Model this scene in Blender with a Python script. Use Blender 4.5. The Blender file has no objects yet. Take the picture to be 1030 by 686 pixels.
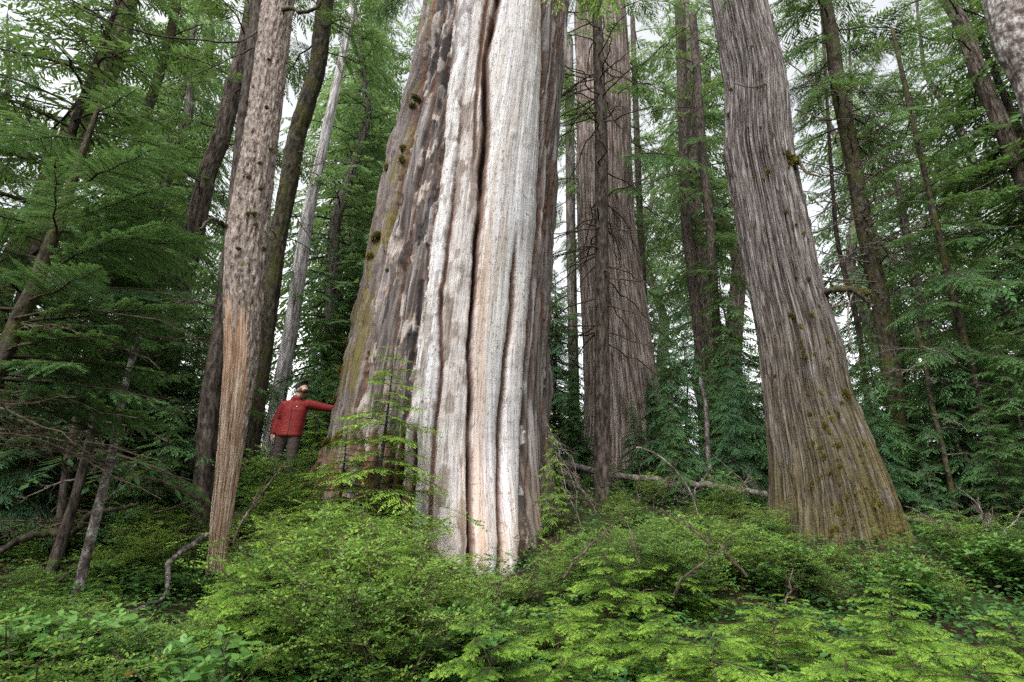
import bpy, math, random
import numpy as np
from mathutils import Vector, Matrix
from mathutils.bvhtree import BVHTree

R0 = np.random.default_rng(7)
scene = bpy.context.scene
COL = scene.collection
PI = math.pi

# ------------------------------------------------------------------ camera
F = 515.0                      # focal length in pixels of the 1030 px wide photo
TH = math.radians(16.0)
CAM = np.array([0.0, 0.0, 1.6])
CT, ST = math.cos(TH), math.sin(TH)
cam_d = bpy.data.cameras.new('camera'); cam = bpy.data.objects.new('camera', cam_d); COL.objects.link(cam)
cam.location = CAM; cam.rotation_euler = (math.radians(90) + TH, 0, 0)
cam_d.lens = 18; cam_d.sensor_width = 36; cam_d.clip_start = .05; cam_d.clip_end = 2000
scene.camera = cam

def P(px, py, Y):
    "point seen at photo pixel (px,py) at distance Y in front of the camera"
    dx = (px - 515) / F; dy = (343 - py) / F
    d = np.array([dx, CT - ST * dy, ST + CT * dy])
    return CAM + d * (Y / d[1])
def proj(p):
    q = np.asarray(p) - CAM
    dep = q[..., 1] * CT + q[..., 2] * ST
    up = -q[..., 1] * ST + q[..., 2] * CT
    dep = np.maximum(dep, .05)
    return 515 + F * q[..., 0] / dep, 343 - F * up / dep, dep

# ------------------------------------------------------------------ noise
def _h(ix, iy, iz, s):
    h = (ix.astype(np.int64) * 374761393 + iy.astype(np.int64) * 668265263 + iz.astype(np.int64) * 1274126177 + s * 974634777) & 0xffffffff
    h = ((h ^ (h >> 13)) * 1274126177) & 0xffffffff
    h = h ^ (h >> 16)
    return (h & 0xffff) / 65535.0
def vn(x, y, z, s=0):
    x, y, z = np.broadcast_arrays(x, y, z)
    ix, iy, iz = np.floor(x), np.floor(y), np.floor(z)
    fx, fy, fz = x - ix, y - iy, z - iz
    fx = fx*fx*(3-2*fx); fy = fy*fy*(3-2*fy); fz = fz*fz*(3-2*fz)
    r = 0
    for a in (0, 1):
        for b in (0, 1):
            for c in (0, 1):
                r = r + _h(ix+a, iy+b, iz+c, s) * (fx if a else 1-fx) * (fy if b else 1-fy) * (fz if c else 1-fz)
    return r
def fbm(x, y, z, o=4, s=0):
    r = 0; a = .5; t = 0
    for k in range(o):
        r = r + a * vn(x * 2**k, y * 2**k, z * 2**k, s + k); t += a; a *= .5
    return r / t
def sstep(a, b, x):
    t = np.clip((x - a) / (b - a), 0, 1); return t*t*(3-2*t)

# ------------------------------------------------------------------ mesh buffers (all faces are quads)
class Buf:
    def __init__(s): s.V = []; s.F = []; s.M = []; s.T = []; s.n = 0
    def add(s, V, Fq, m=0, T=.5):
        V = np.asarray(V, float).reshape(-1, 3); Fq = np.asarray(Fq, np.int64).reshape(-1, 4)
        s.V.append(V); s.F.append(Fq + s.n)
        s.M.append(np.broadcast_to(np.asarray(m, np.int32), (len(Fq),)).copy())
        s.T.append(np.broadcast_to(np.asarray(T, float), (len(V),)).copy()); s.n += len(V)
    def arrays(s):
        if not s.V: return np.zeros((0, 3)), np.zeros((0, 4), np.int64), np.zeros(0, np.int32), np.zeros(0)
        return np.concatenate(s.V), np.concatenate(s.F), np.concatenate(s.M), np.concatenate(s.T)

def mesh_of(name, V, Fq, M=None, T=None, mats=(), attrs=None, smooth=True):
    me = bpy.data.meshes.new(name)
    n, f = len(V), len(Fq)
    me.vertices.add(n); me.vertices.foreach_set('co', np.ascontiguousarray(V, np.float32).ravel())
    me.loops.add(f * 4); me.loops.foreach_set('vertex_index', np.ascontiguousarray(Fq, np.int32).ravel())
    me.polygons.add(f); me.polygons.foreach_set('loop_start', np.arange(0, f * 4, 4, dtype=np.int32))
    for m in mats: me.materials.append(m)
    if M is not None: me.polygons.foreach_set('material_index', np.asarray(M, np.int32))
    if smooth: me.polygons.foreach_set('use_smooth', np.ones(f, bool))
    at = dict(attrs or {})
    if T is not None: at['tint'] = T
    for k, v in at.items():
        a = me.attributes.new(k, 'FLOAT', 'POINT'); a.data.foreach_set('value', np.ascontiguousarray(v, np.float32))
    bco = None
    if name in ('trunk', 'stem') and getattr(trunk_mesh, 'bco', None) is not None and len(trunk_mesh.bco) == n: bco = trunk_mesh.bco
    elif len(mats) == 1 and mats[0].get('wood'): bco = np.asarray(V)
    if bco is not None:
        a = me.attributes.new('bark_co', 'FLOAT_VECTOR', 'POINT'); a.data.foreach_set('vector', np.ascontiguousarray(bco, np.float32).ravel())
    me.update(calc_edges=True)
    return me

def tubes(buf, Pt, R, sides=5, m=0, T=.4):
    "Pt (N,K,3) points, R (N,K) radii -> N tubes"
    Pt = np.asarray(Pt, float); R = np.asarray(R, float)
    if Pt.ndim == 2: Pt = Pt[None]; R = np.broadcast_to(R, Pt.shape[:2])
    N, K, _ = Pt.shape
    if N == 0: return
    tan = np.gradient(Pt, axis=1); tan /= np.linalg.norm(tan, axis=2, keepdims=True) + 1e-9
    ref = np.where(np.abs(tan[:, :1, 2:3]) > .8, np.array([1., 0, 0]), np.array([0, 0, 1.]))
    ref = np.broadcast_to(ref, tan.shape)
    a = np.cross(tan, ref); a /= np.linalg.norm(a, axis=2, keepdims=True) + 1e-9
    b = np.cross(tan, a)
    th = np.arange(sides) * 2 * PI / sides
    V = Pt[:, :, None] + R[:, :, None, None] * (a[:, :, None] * np.cos(th)[None, None, :, None] + b[:, :, None] * np.sin(th)[None, None, :, None])
    i = np.arange(N)[:, None, None] * K * sides; k = np.arange(K - 1)[None, :, None] * sides; j = np.arange(sides)[None, None, :]; j2 = (j + 1) % sides
    Fq = np.stack(np.broadcast_arrays(i + k + j, i + k + j2, i + k + sides + j2, i + k + sides + j), -1)
    buf.add(V, Fq, m, T)

def kites(buf, B, D, S, L, W, m=1, T=.5, mid=.42, fold=.0):
    N = len(B)
    if N == 0: return
    L = np.broadcast_to(L, (N,))[:, None]; W = np.broadcast_to(W, (N,))[:, None]
    nrm = np.cross(D, S)
    mp = B + D * L * mid
    V = np.stack([B, mp + S * W / 2 + nrm * W * fold, B + D * L, mp - S * W / 2 + nrm * W * fold], 1)
    Fq = np.arange(N * 4).reshape(N, 4)
    T = np.repeat(np.broadcast_to(T, (N,)), 4)
    buf.add(V, Fq, m, T)

def unit(v): return v / (np.linalg.norm(v, axis=-1, keepdims=True) + 1e-9)
def rotz(v, a):
    c, s = np.cos(a), np.sin(a)
    return np.stack([v[..., 0]*c - v[..., 1]*s, v[..., 0]*s + v[..., 1]*c, v[..., 2]], -1)

# ------------------------------------------------------------------ conifer bough (along +X, z up)
LOD = {  # sp2 secondary spacing, sp3 twiglet spacing, kite len, kite wid
    'hi':  (.040, .020, .030, .0),
    'mid': (.070, .030, .055, .017),
    'low': (.130, .055, .110, .034),
    'far': (.300, .110, .230, .085)}
def bough(rng, L, lod='mid', droop=.2, rise=.05, wide=.45, gap=.12, bare=.12, ragged=.2):
    sp2, sp3, kl, kw = LOD[lod]
    b = Buf(); K = 8
    t = np.linspace(0, 1, K)
    wob = np.cumsum(rng.normal(0, .02, K)) * L
    main = np.stack([L*t, wob, L*(rise*t - droop*t*t)], 1)
    rad = L*.011*(1-.88*t) + .0012 + (.004 if lod in ('far',) else 0)
    tubes(b, main[None], rad[None], 4, 0, .3)
    n2 = max(6, int(L*(1-bare)/sp2*2))
    t2 = np.sort(np.clip(bare + (1-bare)*np.linspace(0, .985, n2) + rng.normal(0, .01, n2), .02, .99))
    side = np.where(np.arange(n2) % 2 == 0, 1., -1.)
    prof = (1-t2)**.75 * np.clip((t2+.02)/.22, .35, 1)
    l2 = L*wide*prof*rng.uniform(1-ragged*1.4, 1+ragged, n2) + sp2*.9
    keep = rng.random(n2) > gap
    t2, side, l2 = t2[keep], side[keep], l2[keep]; n2 = len(t2)
    B2 = np.stack([np.interp(t2, t, main[:, i]) for i in range(3)], 1)
    tg = np.gradient(main, axis=0); tg = unit(np.stack([np.interp(t2, t, tg[:, i]) for i in range(3)], 1))
    D2 = rotz(tg, side*np.radians(62-22*t2 + rng.normal(0, 7, n2)))
    D2[:, 2] += rng.normal(-.05, .10, n2); D2 = unit(D2)
    dr2 = rng.uniform(.05, .32, n2)
    s4 = np.linspace(0, 1, 4)
    sec = B2[:, None] + D2[:, None]*l2[:, None, None]*s4[None, :, None]
    sec[:, :, 2] -= dr2[:, None]*l2[:, None]*s4[None]**2
    if lod != 'far':
        tubes(b, sec, (l2[:, None]*.008+.0008)*(1-.8*s4[None]), 3, 0, .3)
    n3 = np.maximum(2, (l2/sp3*2).astype(int))
    i2 = np.repeat(np.arange(n2), n3)
    j = np.arange(len(i2)) - np.repeat(np.cumsum(n3)-n3, n3)
    s3 = (j+.6)/n3[i2]; L3 = l2[i2]
    B3 = B2[i2] + D2[i2]*(L3*s3)[:, None]; B3[:, 2] -= dr2[i2]*L3*s3**2
    sd = np.where(j % 2 == 0, 1., -1.)
    D3 = rotz(D2[i2], sd*np.radians(rng.normal(50, 9, len(i2)))); D3[:, 2] += rng.normal(-.12, .16, len(i2)) - dr2[i2]*s3; D3 = unit(D3)
    l3 = kl*(.55+.45*rng.random(len(i2)))*np.clip(1.5-1.0*s3, .5, 1.2) + np.minimum(L3*.22*(1-s3), kl*1.2)
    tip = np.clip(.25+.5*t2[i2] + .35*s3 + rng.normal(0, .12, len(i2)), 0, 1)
    S3 = unit(np.cross(D3, np.array([0, 0, 1.])) + rng.normal(0, .22, D3.shape)); S3 = unit(S3 - D3*np.sum(S3*D3, -1, keepdims=True))
    if lod == 'hi':
        for sgn in (1, -1):
            m = 5
            k = np.tile(np.arange(m), len(i2)); q = np.repeat(np.arange(len(i2)), m)
            u = (k+.3)/m
            Bn = B3[q] + D3[q]*(l3[q]*u)[:, None]
            ang = np.radians(rng.normal(62, 8, len(q)))
            Dn = unit(D3[q]*np.cos(ang)[:, None] + sgn*S3[q]*np.sin(ang)[:, None] + rng.normal(0, .08, (len(q), 3)))
            Sn = unit(np.cross(Dn, np.cross(D3[q], S3[q])))
            kites(b, Bn, Dn, Sn, .0145*rng.uniform(.75, 1.15, len(q)), .0042, 1, tip[q])
        kites(b, B3, D3, S3, l3, .0035, 1, tip)
    else:
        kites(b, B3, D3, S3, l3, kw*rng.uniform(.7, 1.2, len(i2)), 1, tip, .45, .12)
    # tips
    e = sec[:, 3]; De = unit(sec[:, 3]-sec[:, 2]); Se = unit(np.cross(De, [0, 0, 1.]))
    kites(b, e, De, Se, kl*.9, max(kw, .005), 1, .85)
    return b.arrays()

def place(buf, arr, pos, R, s=1.0, tadd=0.0):
    V, Fq, M, T = arr
    buf.V.append((V*s) @ R.T + pos); buf.F.append(Fq + buf.n); buf.M.append(M); buf.T.append(np.clip(T + tadd, 0, 1)); buf.n += len(V)
def Rm(az, el, roll=0):
    "X axis -> azimuth az, elevation el"
    return np.array(Matrix.Rotation(az, 3, 'Z') @ Matrix.Rotation(-el, 3, 'Y') @ Matrix.Rotation(roll, 3, 'X'))

PROTO = {}
def protos(L, lod, droop, wide=.45, gap=.12, n=3):
    k = (L, lod, droop, wide, gap)
    if k not in PROTO:
        rng = np.random.default_rng(abs(hash((L*7, droop*3, wide, len(lod)))) % 9999)
        PROTO[k] = [bough(rng, L, lod, droop, wide=wide, gap=gap) for _ in range(n)]
    return PROTO[k]

def dead_twig(rng, L, r=.012, n=9, depth=2, sag=.15, wob=.05):
    "bare branch along +X"
    b = Buf(); K = 9; t = np.linspace(0, 1, K)
    main = np.stack([L*t, np.cumsum(rng.normal(0, wob, K))*L*.6, -sag*L*t*t + np.cumsum(rng.normal(0, wob, K))*L*.4], 1)
    tubes(b, main[None], (r*(1-.8*t)+.0012)[None], 5, 0, .4)
    ts = rng.uniform(.15, .97, n)
    B = np.stack([np.interp(ts, t, main[:, i]) for i in range(3)], 1)
    sd = rng.choice([-1., 1.], n)
    D = rotz(np.tile([1., 0, 0], (n, 1)), sd*rng.uniform(.5, 1.1, n)); D[:, 2] += rng.normal(-.1, .3, n); D = unit(D)
    l = L*rng.uniform(.12, .4, n)*(1.1-ts)
    s = np.linspace(0, 1, 5)
    pts = B[:, None] + D[:, None]*(l[:, None]*s)[..., None] + np.cumsum(rng.normal(0, .045, (n, 5, 3)), 1)*l[:, None, None]
    pts[:, 0] = B
    tubes(b, pts, (r*.4*(1-ts)[:, None]+.0018)*(1-.75*s[None]), 4, 0, .4)
    if depth > 1:
        m = n*4; q = rng.integers(0, n, m); u = rng.uniform(.25, 1, m)
        B = B[q] + D[q]*(l[q]*u)[:, None]
        D2 = rotz(D[q], rng.choice([-1., 1.], m)*rng.uniform(.4, 1.2, m)); D2[:, 2] += rng.normal(-.25, .35, m); D2 = unit(D2)
        l2 = l[q]*rng.uniform(.2, .5, m)
        s = np.linspace(0, 1, 3)
        pts = B[:, None] + D2[:, None]*(l2[:, None]*s)[..., None]; pts[:, 1] += rng.normal(0, .05, (m, 3))*l2[:, None]
        tubes(b, pts, np.tile(.0022*(1-.5*s), (m, 1)), 3, 0, .4)
    return b.arrays()

# ------------------------------------------------------------------ materials
def mat(name):
    m = bpy.data.materials.new(name); m.use_nodes = True
    nt = m.node_tree; nt.nodes.clear()
    out = nt.nodes.new('ShaderNodeOutputMaterial')
    return m, nt, out
class NT:
    def __init__(s, nt): s.nt = nt
    def n(s, t, **kw):
        x = s.nt.nodes.new(t)
        for k, v in kw.items(): setattr(x, k, v)
        return x
    def l(s, a, b): s.nt.links.new(a, b)
    def attr(s, name):
        x = s.n('ShaderNodeAttribute', attribute_name=name); return x.outputs['Fac']
    def math(s, op, a, b=None, clamp=False):
        x = s.n('ShaderNodeMath', operation=op, use_clamp=clamp)
        for i, v in enumerate((a, b)):
            if v is None: continue
            if isinstance(v, (int, float)): x.inputs[i].default_value = v
            else: s.l(v, x.inputs[i])
        return x.outputs[0]
    def mix(s, f, a, b, bt='MIX'):
        x = s.n('ShaderNodeMix', data_type='RGBA', blend_type=bt)
        for i, v in ((0, f), (6, a), (7, b)):
            if isinstance(v, (int, float)): x.inputs[i].default_value = v
            elif isinstance(v, tuple): x.inputs[i].default_value = (*v, 1)
            else: s.l(v, x.inputs[i])
        return x.outputs[2]
    def noise(s, scale=(1, 1, 1), sc=5, det=5, rough=.6, dist=0, coord='Object', kind='noise'):
        mp = s.n('ShaderNodeMapping'); mp.inputs['Scale'].default_value = scale
        if getattr(s, 'bark', False): tc = s.n('ShaderNodeAttribute', attribute_name='bark_co'); s.l(tc.outputs['Vector'], mp.inputs['Vector'])
        else: tc = s.n('ShaderNodeTexCoord'); s.l(tc.outputs[coord], mp.inputs['Vector'])
        if kind == 'noise':
            x = s.n('ShaderNodeTexNoise'); x.inputs['Scale'].default_value = sc; x.inputs['Detail'].default_value = det; x.inputs['Roughness'].default_value = rough; x.inputs['Distortion'].default_value = dist
            s.l(mp.outputs[0], x.inputs['Vector']); return x.outputs['Fac']
        x = s.n('ShaderNodeTexVoronoi', feature=kind); x.inputs['Scale'].default_value = sc
        s.l(mp.outputs[0], x.inputs['Vector']); return x.outputs['Distance']
    def ramp(s, f, stops):
        x = s.n('ShaderNodeValToRGB'); cr = x.color_ramp
        while len(cr.elements) < len(stops): cr.elements.new(.5)
        for e, (p, c) in zip(cr.elements, stops): e.position = p; e.color = (*c, 1)
        s.l(f, x.inputs[0]); return x.outputs[0]
    def bump(s, h, strength=.5, dist=.01):
        x = s.n('ShaderNodeBump'); x.inputs['Strength'].default_value = strength; x.inputs['Distance'].default_value = dist
        s.l(h, x.inputs['Height']); return x.outputs[0]
    def bsdf(s, col, rough=.85, spec=.25, normal=None):
        x = s.n('ShaderNodeBsdfPrincipled')
        if isinstance(col, tuple): x.inputs['Base Color'].default_value = (*col, 1)
        else: s.l(col, x.inputs['Base Color'])
        if isinstance(rough, (int, float)): x.inputs['Roughness'].default_value = rough
        else: s.l(rough, x.inputs['Roughness'])
        x.inputs['Specular IOR Level'].default_value = spec
        if normal is not None: s.l(normal, x.inputs['Normal'])
        return x

def leaf_mat(name, dark, mid, tip, trans=.3, rough=.5, spec=.12, hue=.0, odd=None):
    m, nt, out = mat(name); g = NT(nt)
    t = g.attr('tint')
    oi = g.n('ShaderNodeObjectInfo').outputs['Random']
    geo = g.n('ShaderNodeNewGeometry')
    ri = geo.outputs['Random Per Island']
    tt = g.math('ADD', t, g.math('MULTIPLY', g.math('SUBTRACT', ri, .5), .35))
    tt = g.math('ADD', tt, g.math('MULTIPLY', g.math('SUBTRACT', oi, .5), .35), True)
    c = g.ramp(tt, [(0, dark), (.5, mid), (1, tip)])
    if odd:
        c = g.mix(g.math('GREATER_THAN', ri, 1-odd[0]), c, odd[1])
    pb = g.bsdf(c, rough, spec)
    tr = g.n('ShaderNodeBsdfTranslucent'); c2 = g.mix(.35, c, (.25, .35, .04)); g.l(c2, tr.inputs['Color'])
    mx = g.n('ShaderNodeMixShader'); mx.inputs[0].default_value = trans
    g.l(pb.outputs[0], mx.inputs[1]); g.l(tr.outputs[0], mx.inputs[2]); g.l(mx.outputs[0], out.inputs['Surface'])
    return m
M = {}
M['far_needles_lightened'] = leaf_mat('far_needles_lightened', (.040, .085, .048), (.075, .15, .08), (.115, .20, .095), .55)  # colour raised to stand in for skylight behind and through the far foliage
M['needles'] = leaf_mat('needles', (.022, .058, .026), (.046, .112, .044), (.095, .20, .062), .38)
M['blue_needles'] = leaf_mat('blue_needles', (.026, .072, .040), (.050, .128, .062), (.09, .20, .08), .38)
M['bright_needles'] = leaf_mat('bright_needles', (.045, .10, .02), (.13, .25, .032), (.28, .44, .065), .4)
M['berry_leaves'] = leaf_mat('berry_leaves', (.035, .085, .02), (.115, .205, .036), (.24, .35, .065), .38, .5, .12, odd=(.0015, (.28, .05, .03)))
M['berry_leaves_cool'] = leaf_mat('berry_leaves_cool', (.028, .080, .028), (.085, .17, .038), (.18, .30, .065), .35, .5, .12)
M['broad_leaves'] = leaf_mat('broad_leaves', (.024, .075, .020), (.052, .132, .030), (.12, .235, .05), .22, .42, .28, odd=(.003, (.25, .13, .04)))
M['litter'] = leaf_mat('litter', (.03, .015, .008), (.055, .028, .014), (.11, .055, .025), .1)

def fissure(g, scale, sc, width=.03, dist=.1, det=4):
    dist = min(dist, .15)
    "1 in thin wandering cracks, 0 elsewhere"
    n = g.noise(scale, sc, det, .55, dist)
    return g.ramp(g.math('ABSOLUTE', g.math('SUBTRACT', n, .5)), [(.0, (1, 1, 1)), (width, (0, 0, 0))])
def wood_mat(name, c1, c2, c3, zs=.18, sc=16, bump=.02, moss=None, dist=.12):
    m, nt, out = mat(name); g = NT(nt); g.bark = True; m['wood'] = 1
    n1 = g.noise((1, 1, zs), sc, 6, .65, dist)
    n2 = g.noise((1, 1, .5), 2.2, 4, .6)
    c = g.ramp(n1, [(.38, c1), (.50, c2), (.62, c3)])
    c = g.mix(g.math('MULTIPLY', n2, .35), c, c1)
    c = g.mix(g.math('MULTIPLY', fissure(g, (1, 1, zs*.8), sc*.8), .75), c, tuple(x*.4 for x in c1))
    if moss:
        mm = g.noise((1, 1, .45), moss[1], 5, .65)
        f = g.ramp(mm, [(moss[0], (0, 0, 0)), (moss[0]+.09, (.85, .85, .85))])
        mc = g.ramp(g.noise((1, 1, 1), 40, 3), [(.35, (.022, .022, .008)), (.65, (.085, .078, .022))])
        c = g.mix(f, c, mc)
    b = g.bsdf(c, .9, .15, g.bump(n1, .9, bump)); g.l(b.outputs[0], out.inputs[0]); return m
M['bark'] = wood_mat('bark', (.025, .018, .014), (.105, .080, .066), (.21, .17, .145), .2, 18, .02)
M['bark_dark'] = wood_mat('bark_dark', (.014, .010, .008), (.055, .042, .034), (.11, .09, .075), .3, 18, .02, (.60, 3.))
M['bark_moss'] = wood_mat('bark_moss', (.016, .013, .009), (.05, .042, .03), (.10, .085, .06), .5, 16, .02, (.49, 5.))
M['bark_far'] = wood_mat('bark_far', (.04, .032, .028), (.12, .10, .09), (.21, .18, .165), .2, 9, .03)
M['lichen_bark'] = wood_mat('lichen_bark', (.045, .035, .03), (.15, .12, .11), (.42, .40, .38), .7, 15, .01)
M['bark_grey'] = wood_mat('bark_grey', (.05, .034, .028), (.16, .122, .105), (.33, .28, .255), .05, 30, .02, (.62, 3.))
M['snag'] = wood_mat('snag', (.16, .135, .125), (.36, .335, .325), (.54, .52, .51), .1, 14, .01)
M['twig'] = wood_mat('twig', (.035, .024, .017), (.085, .062, .045), (.15, .12, .09), .8, 20, .003)
M['dead_twig'] = wood_mat('dead_twig', (.05, .038, .03), (.13, .10, .085), (.27, .23, .20), .8, 25, .003)
M['log_bark'] = wood_mat('log_bark', (.035, .028, .024), (.10, .082, .072), (.24, .215, .20), .5, 12, .01)
M['mossy_twig'] = wood_mat('mossy_twig', (.03, .022, .014), (.065, .050, .034), (.11, .092, .055), .8, 25, .004)
M['moss'] = leaf_mat('moss', (.035, .030, .008), (.11, .092, .022), (.21, .17, .04), .15, .9, .05)

def plain(name, col, rough=.7, nscale=60, amp=.25, bump=.003, spec=.25):
    m, nt, out = mat(name); g = NT(nt)
    n = g.noise((1, 1, 1), nscale, 4)
    dark = tuple(c*(1-amp) for c in col); lite = tuple(min(1, c*(1+amp)) for c in col)
    b = g.bsdf(g.ramp(n, [(.3, dark), (.7, lite)]), rough, spec, g.bump(n, .5, bump)); g.l(b.outputs[0], out.inputs[0]); return m

# ------------------------------------------------------------------ registry helpers
def tag(o, label, cat, group=None, kind=None):
    o['label'] = label
    if cat: o['category'] = cat
    if group: o['group'] = group
    if kind: o['kind'] = kind
def obj(name, me, parent=None, loc=None):
    o = bpy.data.objects.new(name, me); COL.objects.link(o)
    if parent is not None: o.parent = parent
    if loc is not None: o.location = loc
    return o
def empty(name, loc, label, cat, group=None):
    e = obj(name, None); e.location = loc; e.empty_display_size = .2
    tag(e, label, cat, group); return e
def part(name, buf, parent, mats, label=None, loc=None):
    V, Fq, Mi, T = buf if isinstance(buf, tuple) else buf.arrays()
    if loc is None and parent is not None and parent.type == 'EMPTY': V = V - np.array(parent.location)
    o = obj(name, mesh_of(name, V, Fq, Mi, T, mats), parent, loc)
    if label: o['label'] = label
    return o
def copy_tree(root, loc, rz, s=1.0, label=None, group=None, parts=None, tilt=(0, 0)):
    r = root.copy(); COL.objects.link(r); r.location = loc; r.rotation_euler = (tilt[0], tilt[1], rz); r.scale = (s, s, s)
    if label: r['label'] = label
    if group: r['group'] = group
    for ch in (parts if parts is not None else list(root.children)):
        c = ch.copy(); COL.objects.link(c); c.parent = r
    return r

# ------------------------------------------------------------------ terrain
GC = [P(218, 598, 6.5), P(283, 494, 8.8), P(345, 474, 8.9), P(440, 545, 7.0), P(490, 582, 6.5), P(548, 520, 8.6), P(600, 492, 10.5),
      P(780, 512, 8.8), P(850, 550, 7.6), P(910, 540, 8.5), P(625, 470, 14), P(75, 606, 5.2), P(20, 620, 5.5), P(120, 520, 8.5), P(500, 662, 4.2), P(700, 640, 4.6), P(950, 640, 4.5), P(200, 660, 4.3),
      (0, 0, 0), (-3, 2, .05), (3, 2, .0), (-6, 6, .75), (7, 5, .3), (-9, 12, 1.9), (-14, 16, 2.6), (10, 12, 1.2), (14, 16, 1.4), (0, 20, 2.6), (-10, 30, 3.6), (10, 30, 2.6), (0, 50, 4), (-40, 50, 6), (40, 50, 3),
      (0, -15, -.8), (-15, -5, .2), (15, -5, -.4), (0, 120, 7), (-100, 100, 8), (100, 100, 5), (-100, -50, 0), (100, -50, -2), (0, -120, -4)]
GC = np.array([np.asarray(g, float) for g in GC])
def ground(x, y):
    x = np.asarray(x, float); y = np.asarray(y, float)
    d2 = (x[..., None]-GC[:, 0])**2 + (y[..., None]-GC[:, 1])**2
    w = 1/(d2+.25)**1.5
    z = (w*GC[:, 2]).sum(-1)/w.sum(-1)
    return z + .12*(fbm(x*.9, y*.9, 0*x, 3, 5)-.5)
gx = np.concatenate([-np.geomspace(14, 400, 28)[::-1], np.linspace(-13.9, 13.9, 200), np.geomspace(14, 400, 28)])
gy = np.concatenate([-np.geomspace(3, 400, 26)[::-1], np.linspace(-2.9, 22, 190), np.geomspace(22.2, 500, 30)])
X, Y = np.meshgrid(gx, gy)
Z = ground(X, Y) + .05*(fbm(X*4, Y*4, 0*X, 3, 9)-.5)
nx, ny = len(gx), len(gy)
idx = np.arange(nx*ny).reshape(ny, nx)
Fg = np.stack([idx[:-1, :-1], idx[:-1, 1:], idx[1:, 1:], idx[1:, :-1]], -1).reshape(-1, 4)
m, nt, out = mat('forest_soil'); g = NT(nt)
n1 = g.noise((1, 1, 1), 9, 8, .7); n2 = g.noise((1, 1, 1), 1.3, 4, .6)
c = g.ramp(n1, [(.3, (.018, .011, .007)), (.5, (.035, .023, .015)), (.7, (.07, .046, .028))])
c = g.mix(g.ramp(n2, [(.48, (0, 0, 0)), (.62, (1, 1, 1))]), c, (.035, .06, .015))
b = g.bsdf(c, .95, .1, g.bump(n1, 1, .05)); g.l(b.outputs[0], out.inputs[0])
go = obj('ground', mesh_of('ground', np.stack([X.ravel(), Y.ravel(), Z.ravel()], 1), Fg, None, None, [m]))
go['kind'] = 'structure'; go['label'] = 'dark brown forest floor rising gently behind the shrubs'; go['category'] = 'ground'
def gz(x, y): return float(ground(x, y))

# ------------------------------------------------------------------ trunks
class Axis:
    "trunk centre line from photo pixels (top first or bottom first) at distance Y"
    def __init__(s, pts, Y, ztop=16, zbot=None, grow=None):
        s.zt = ztop; s.pts = pts; s.Y = Y
        pts = sorted(pts, key=lambda q: -q[1])
        A = []; Rr = []
        for q in pts:
            yy = q[3] if len(q) > 3 else Y
            p = P(q[0], q[1], yy); dep = proj(p)[2]
            A.append(p); Rr.append(q[2]*.5*dep/F)
        A = np.array(A); Rr = np.array(Rr)
        d = A[1]-A[0]; d = d/d[2]
        if zbot is None:
            z0 = gz(A[0, 0], A[0, 1]) - .3
        else: z0 = zbot
        if A[0, 2] > z0+.05:
            A = np.vstack([A[0]+d*(z0-A[0, 2]), A]); Rr = np.concatenate([[Rr[0]*1.1], Rr])
        d = A[-1]-A[-2]; d = d/d[2]
        if ztop > A[-1, 2]:
            zz = A[-1, 2]
            A = np.vstack([A, A[-1]+d*(ztop-zz)]); Rr = np.concatenate([Rr, [Rr[-1]*max(.45, 1-.035*(ztop-zz))]])
        s.A, s.R = A, Rr
    def at(s, z):
        return np.array([np.interp(z, s.A[:, 2], s.A[:, 0]), np.interp(z, s.A[:, 2], s.A[:, 1]), z])
    def r(s, z): return float(np.interp(z, s.A[:, 2], s.R))
    def calibrate(s, pts, Y, it=2):
        "measure the silhouette the plain trunk makes and correct centre and radius to the measured one"
        pts = sorted(pts, key=lambda q: -q[1]); cor = [[0., 1.] for _ in pts]
        for _ in range(it):
            V, Fq, _m, _t = trunk_mesh(s, 24, .25, 0, flare=0); bv = BVHTree.FromPolygons(V.tolist(), Fq.tolist())
            for i, q in enumerate(pts):
                hits = []
                for x in np.arange(q[0]-q[2]*2.2, q[0]+q[2]*2.2, max(.35, q[2]/28)):
                    d = P(x, q[1], 10)-CAM
                    if bv.ray_cast(Vector(CAM), Vector(d))[0] is not None: hits.append(x)
                if len(hits) > 2:
                    cor[i][0] += q[0]-(hits[0]+hits[-1])/2; cor[i][1] = min(1.15, max(.55, cor[i][1]*q[2]/(hits[-1]-hits[0]+.3)))
            s.__init__([(q[0]+c_[0], q[1], q[2]*c_[1])+tuple(q[3:]) for q, c_ in zip(pts, cor)], Y, s.zt)
        return s
    @property
    def base(s):
        p = s.A[0].copy(); p[2] = gz(p[0], p[1]); return s.at(p[2]) if p[2] > s.A[0, 2] else p

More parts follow.
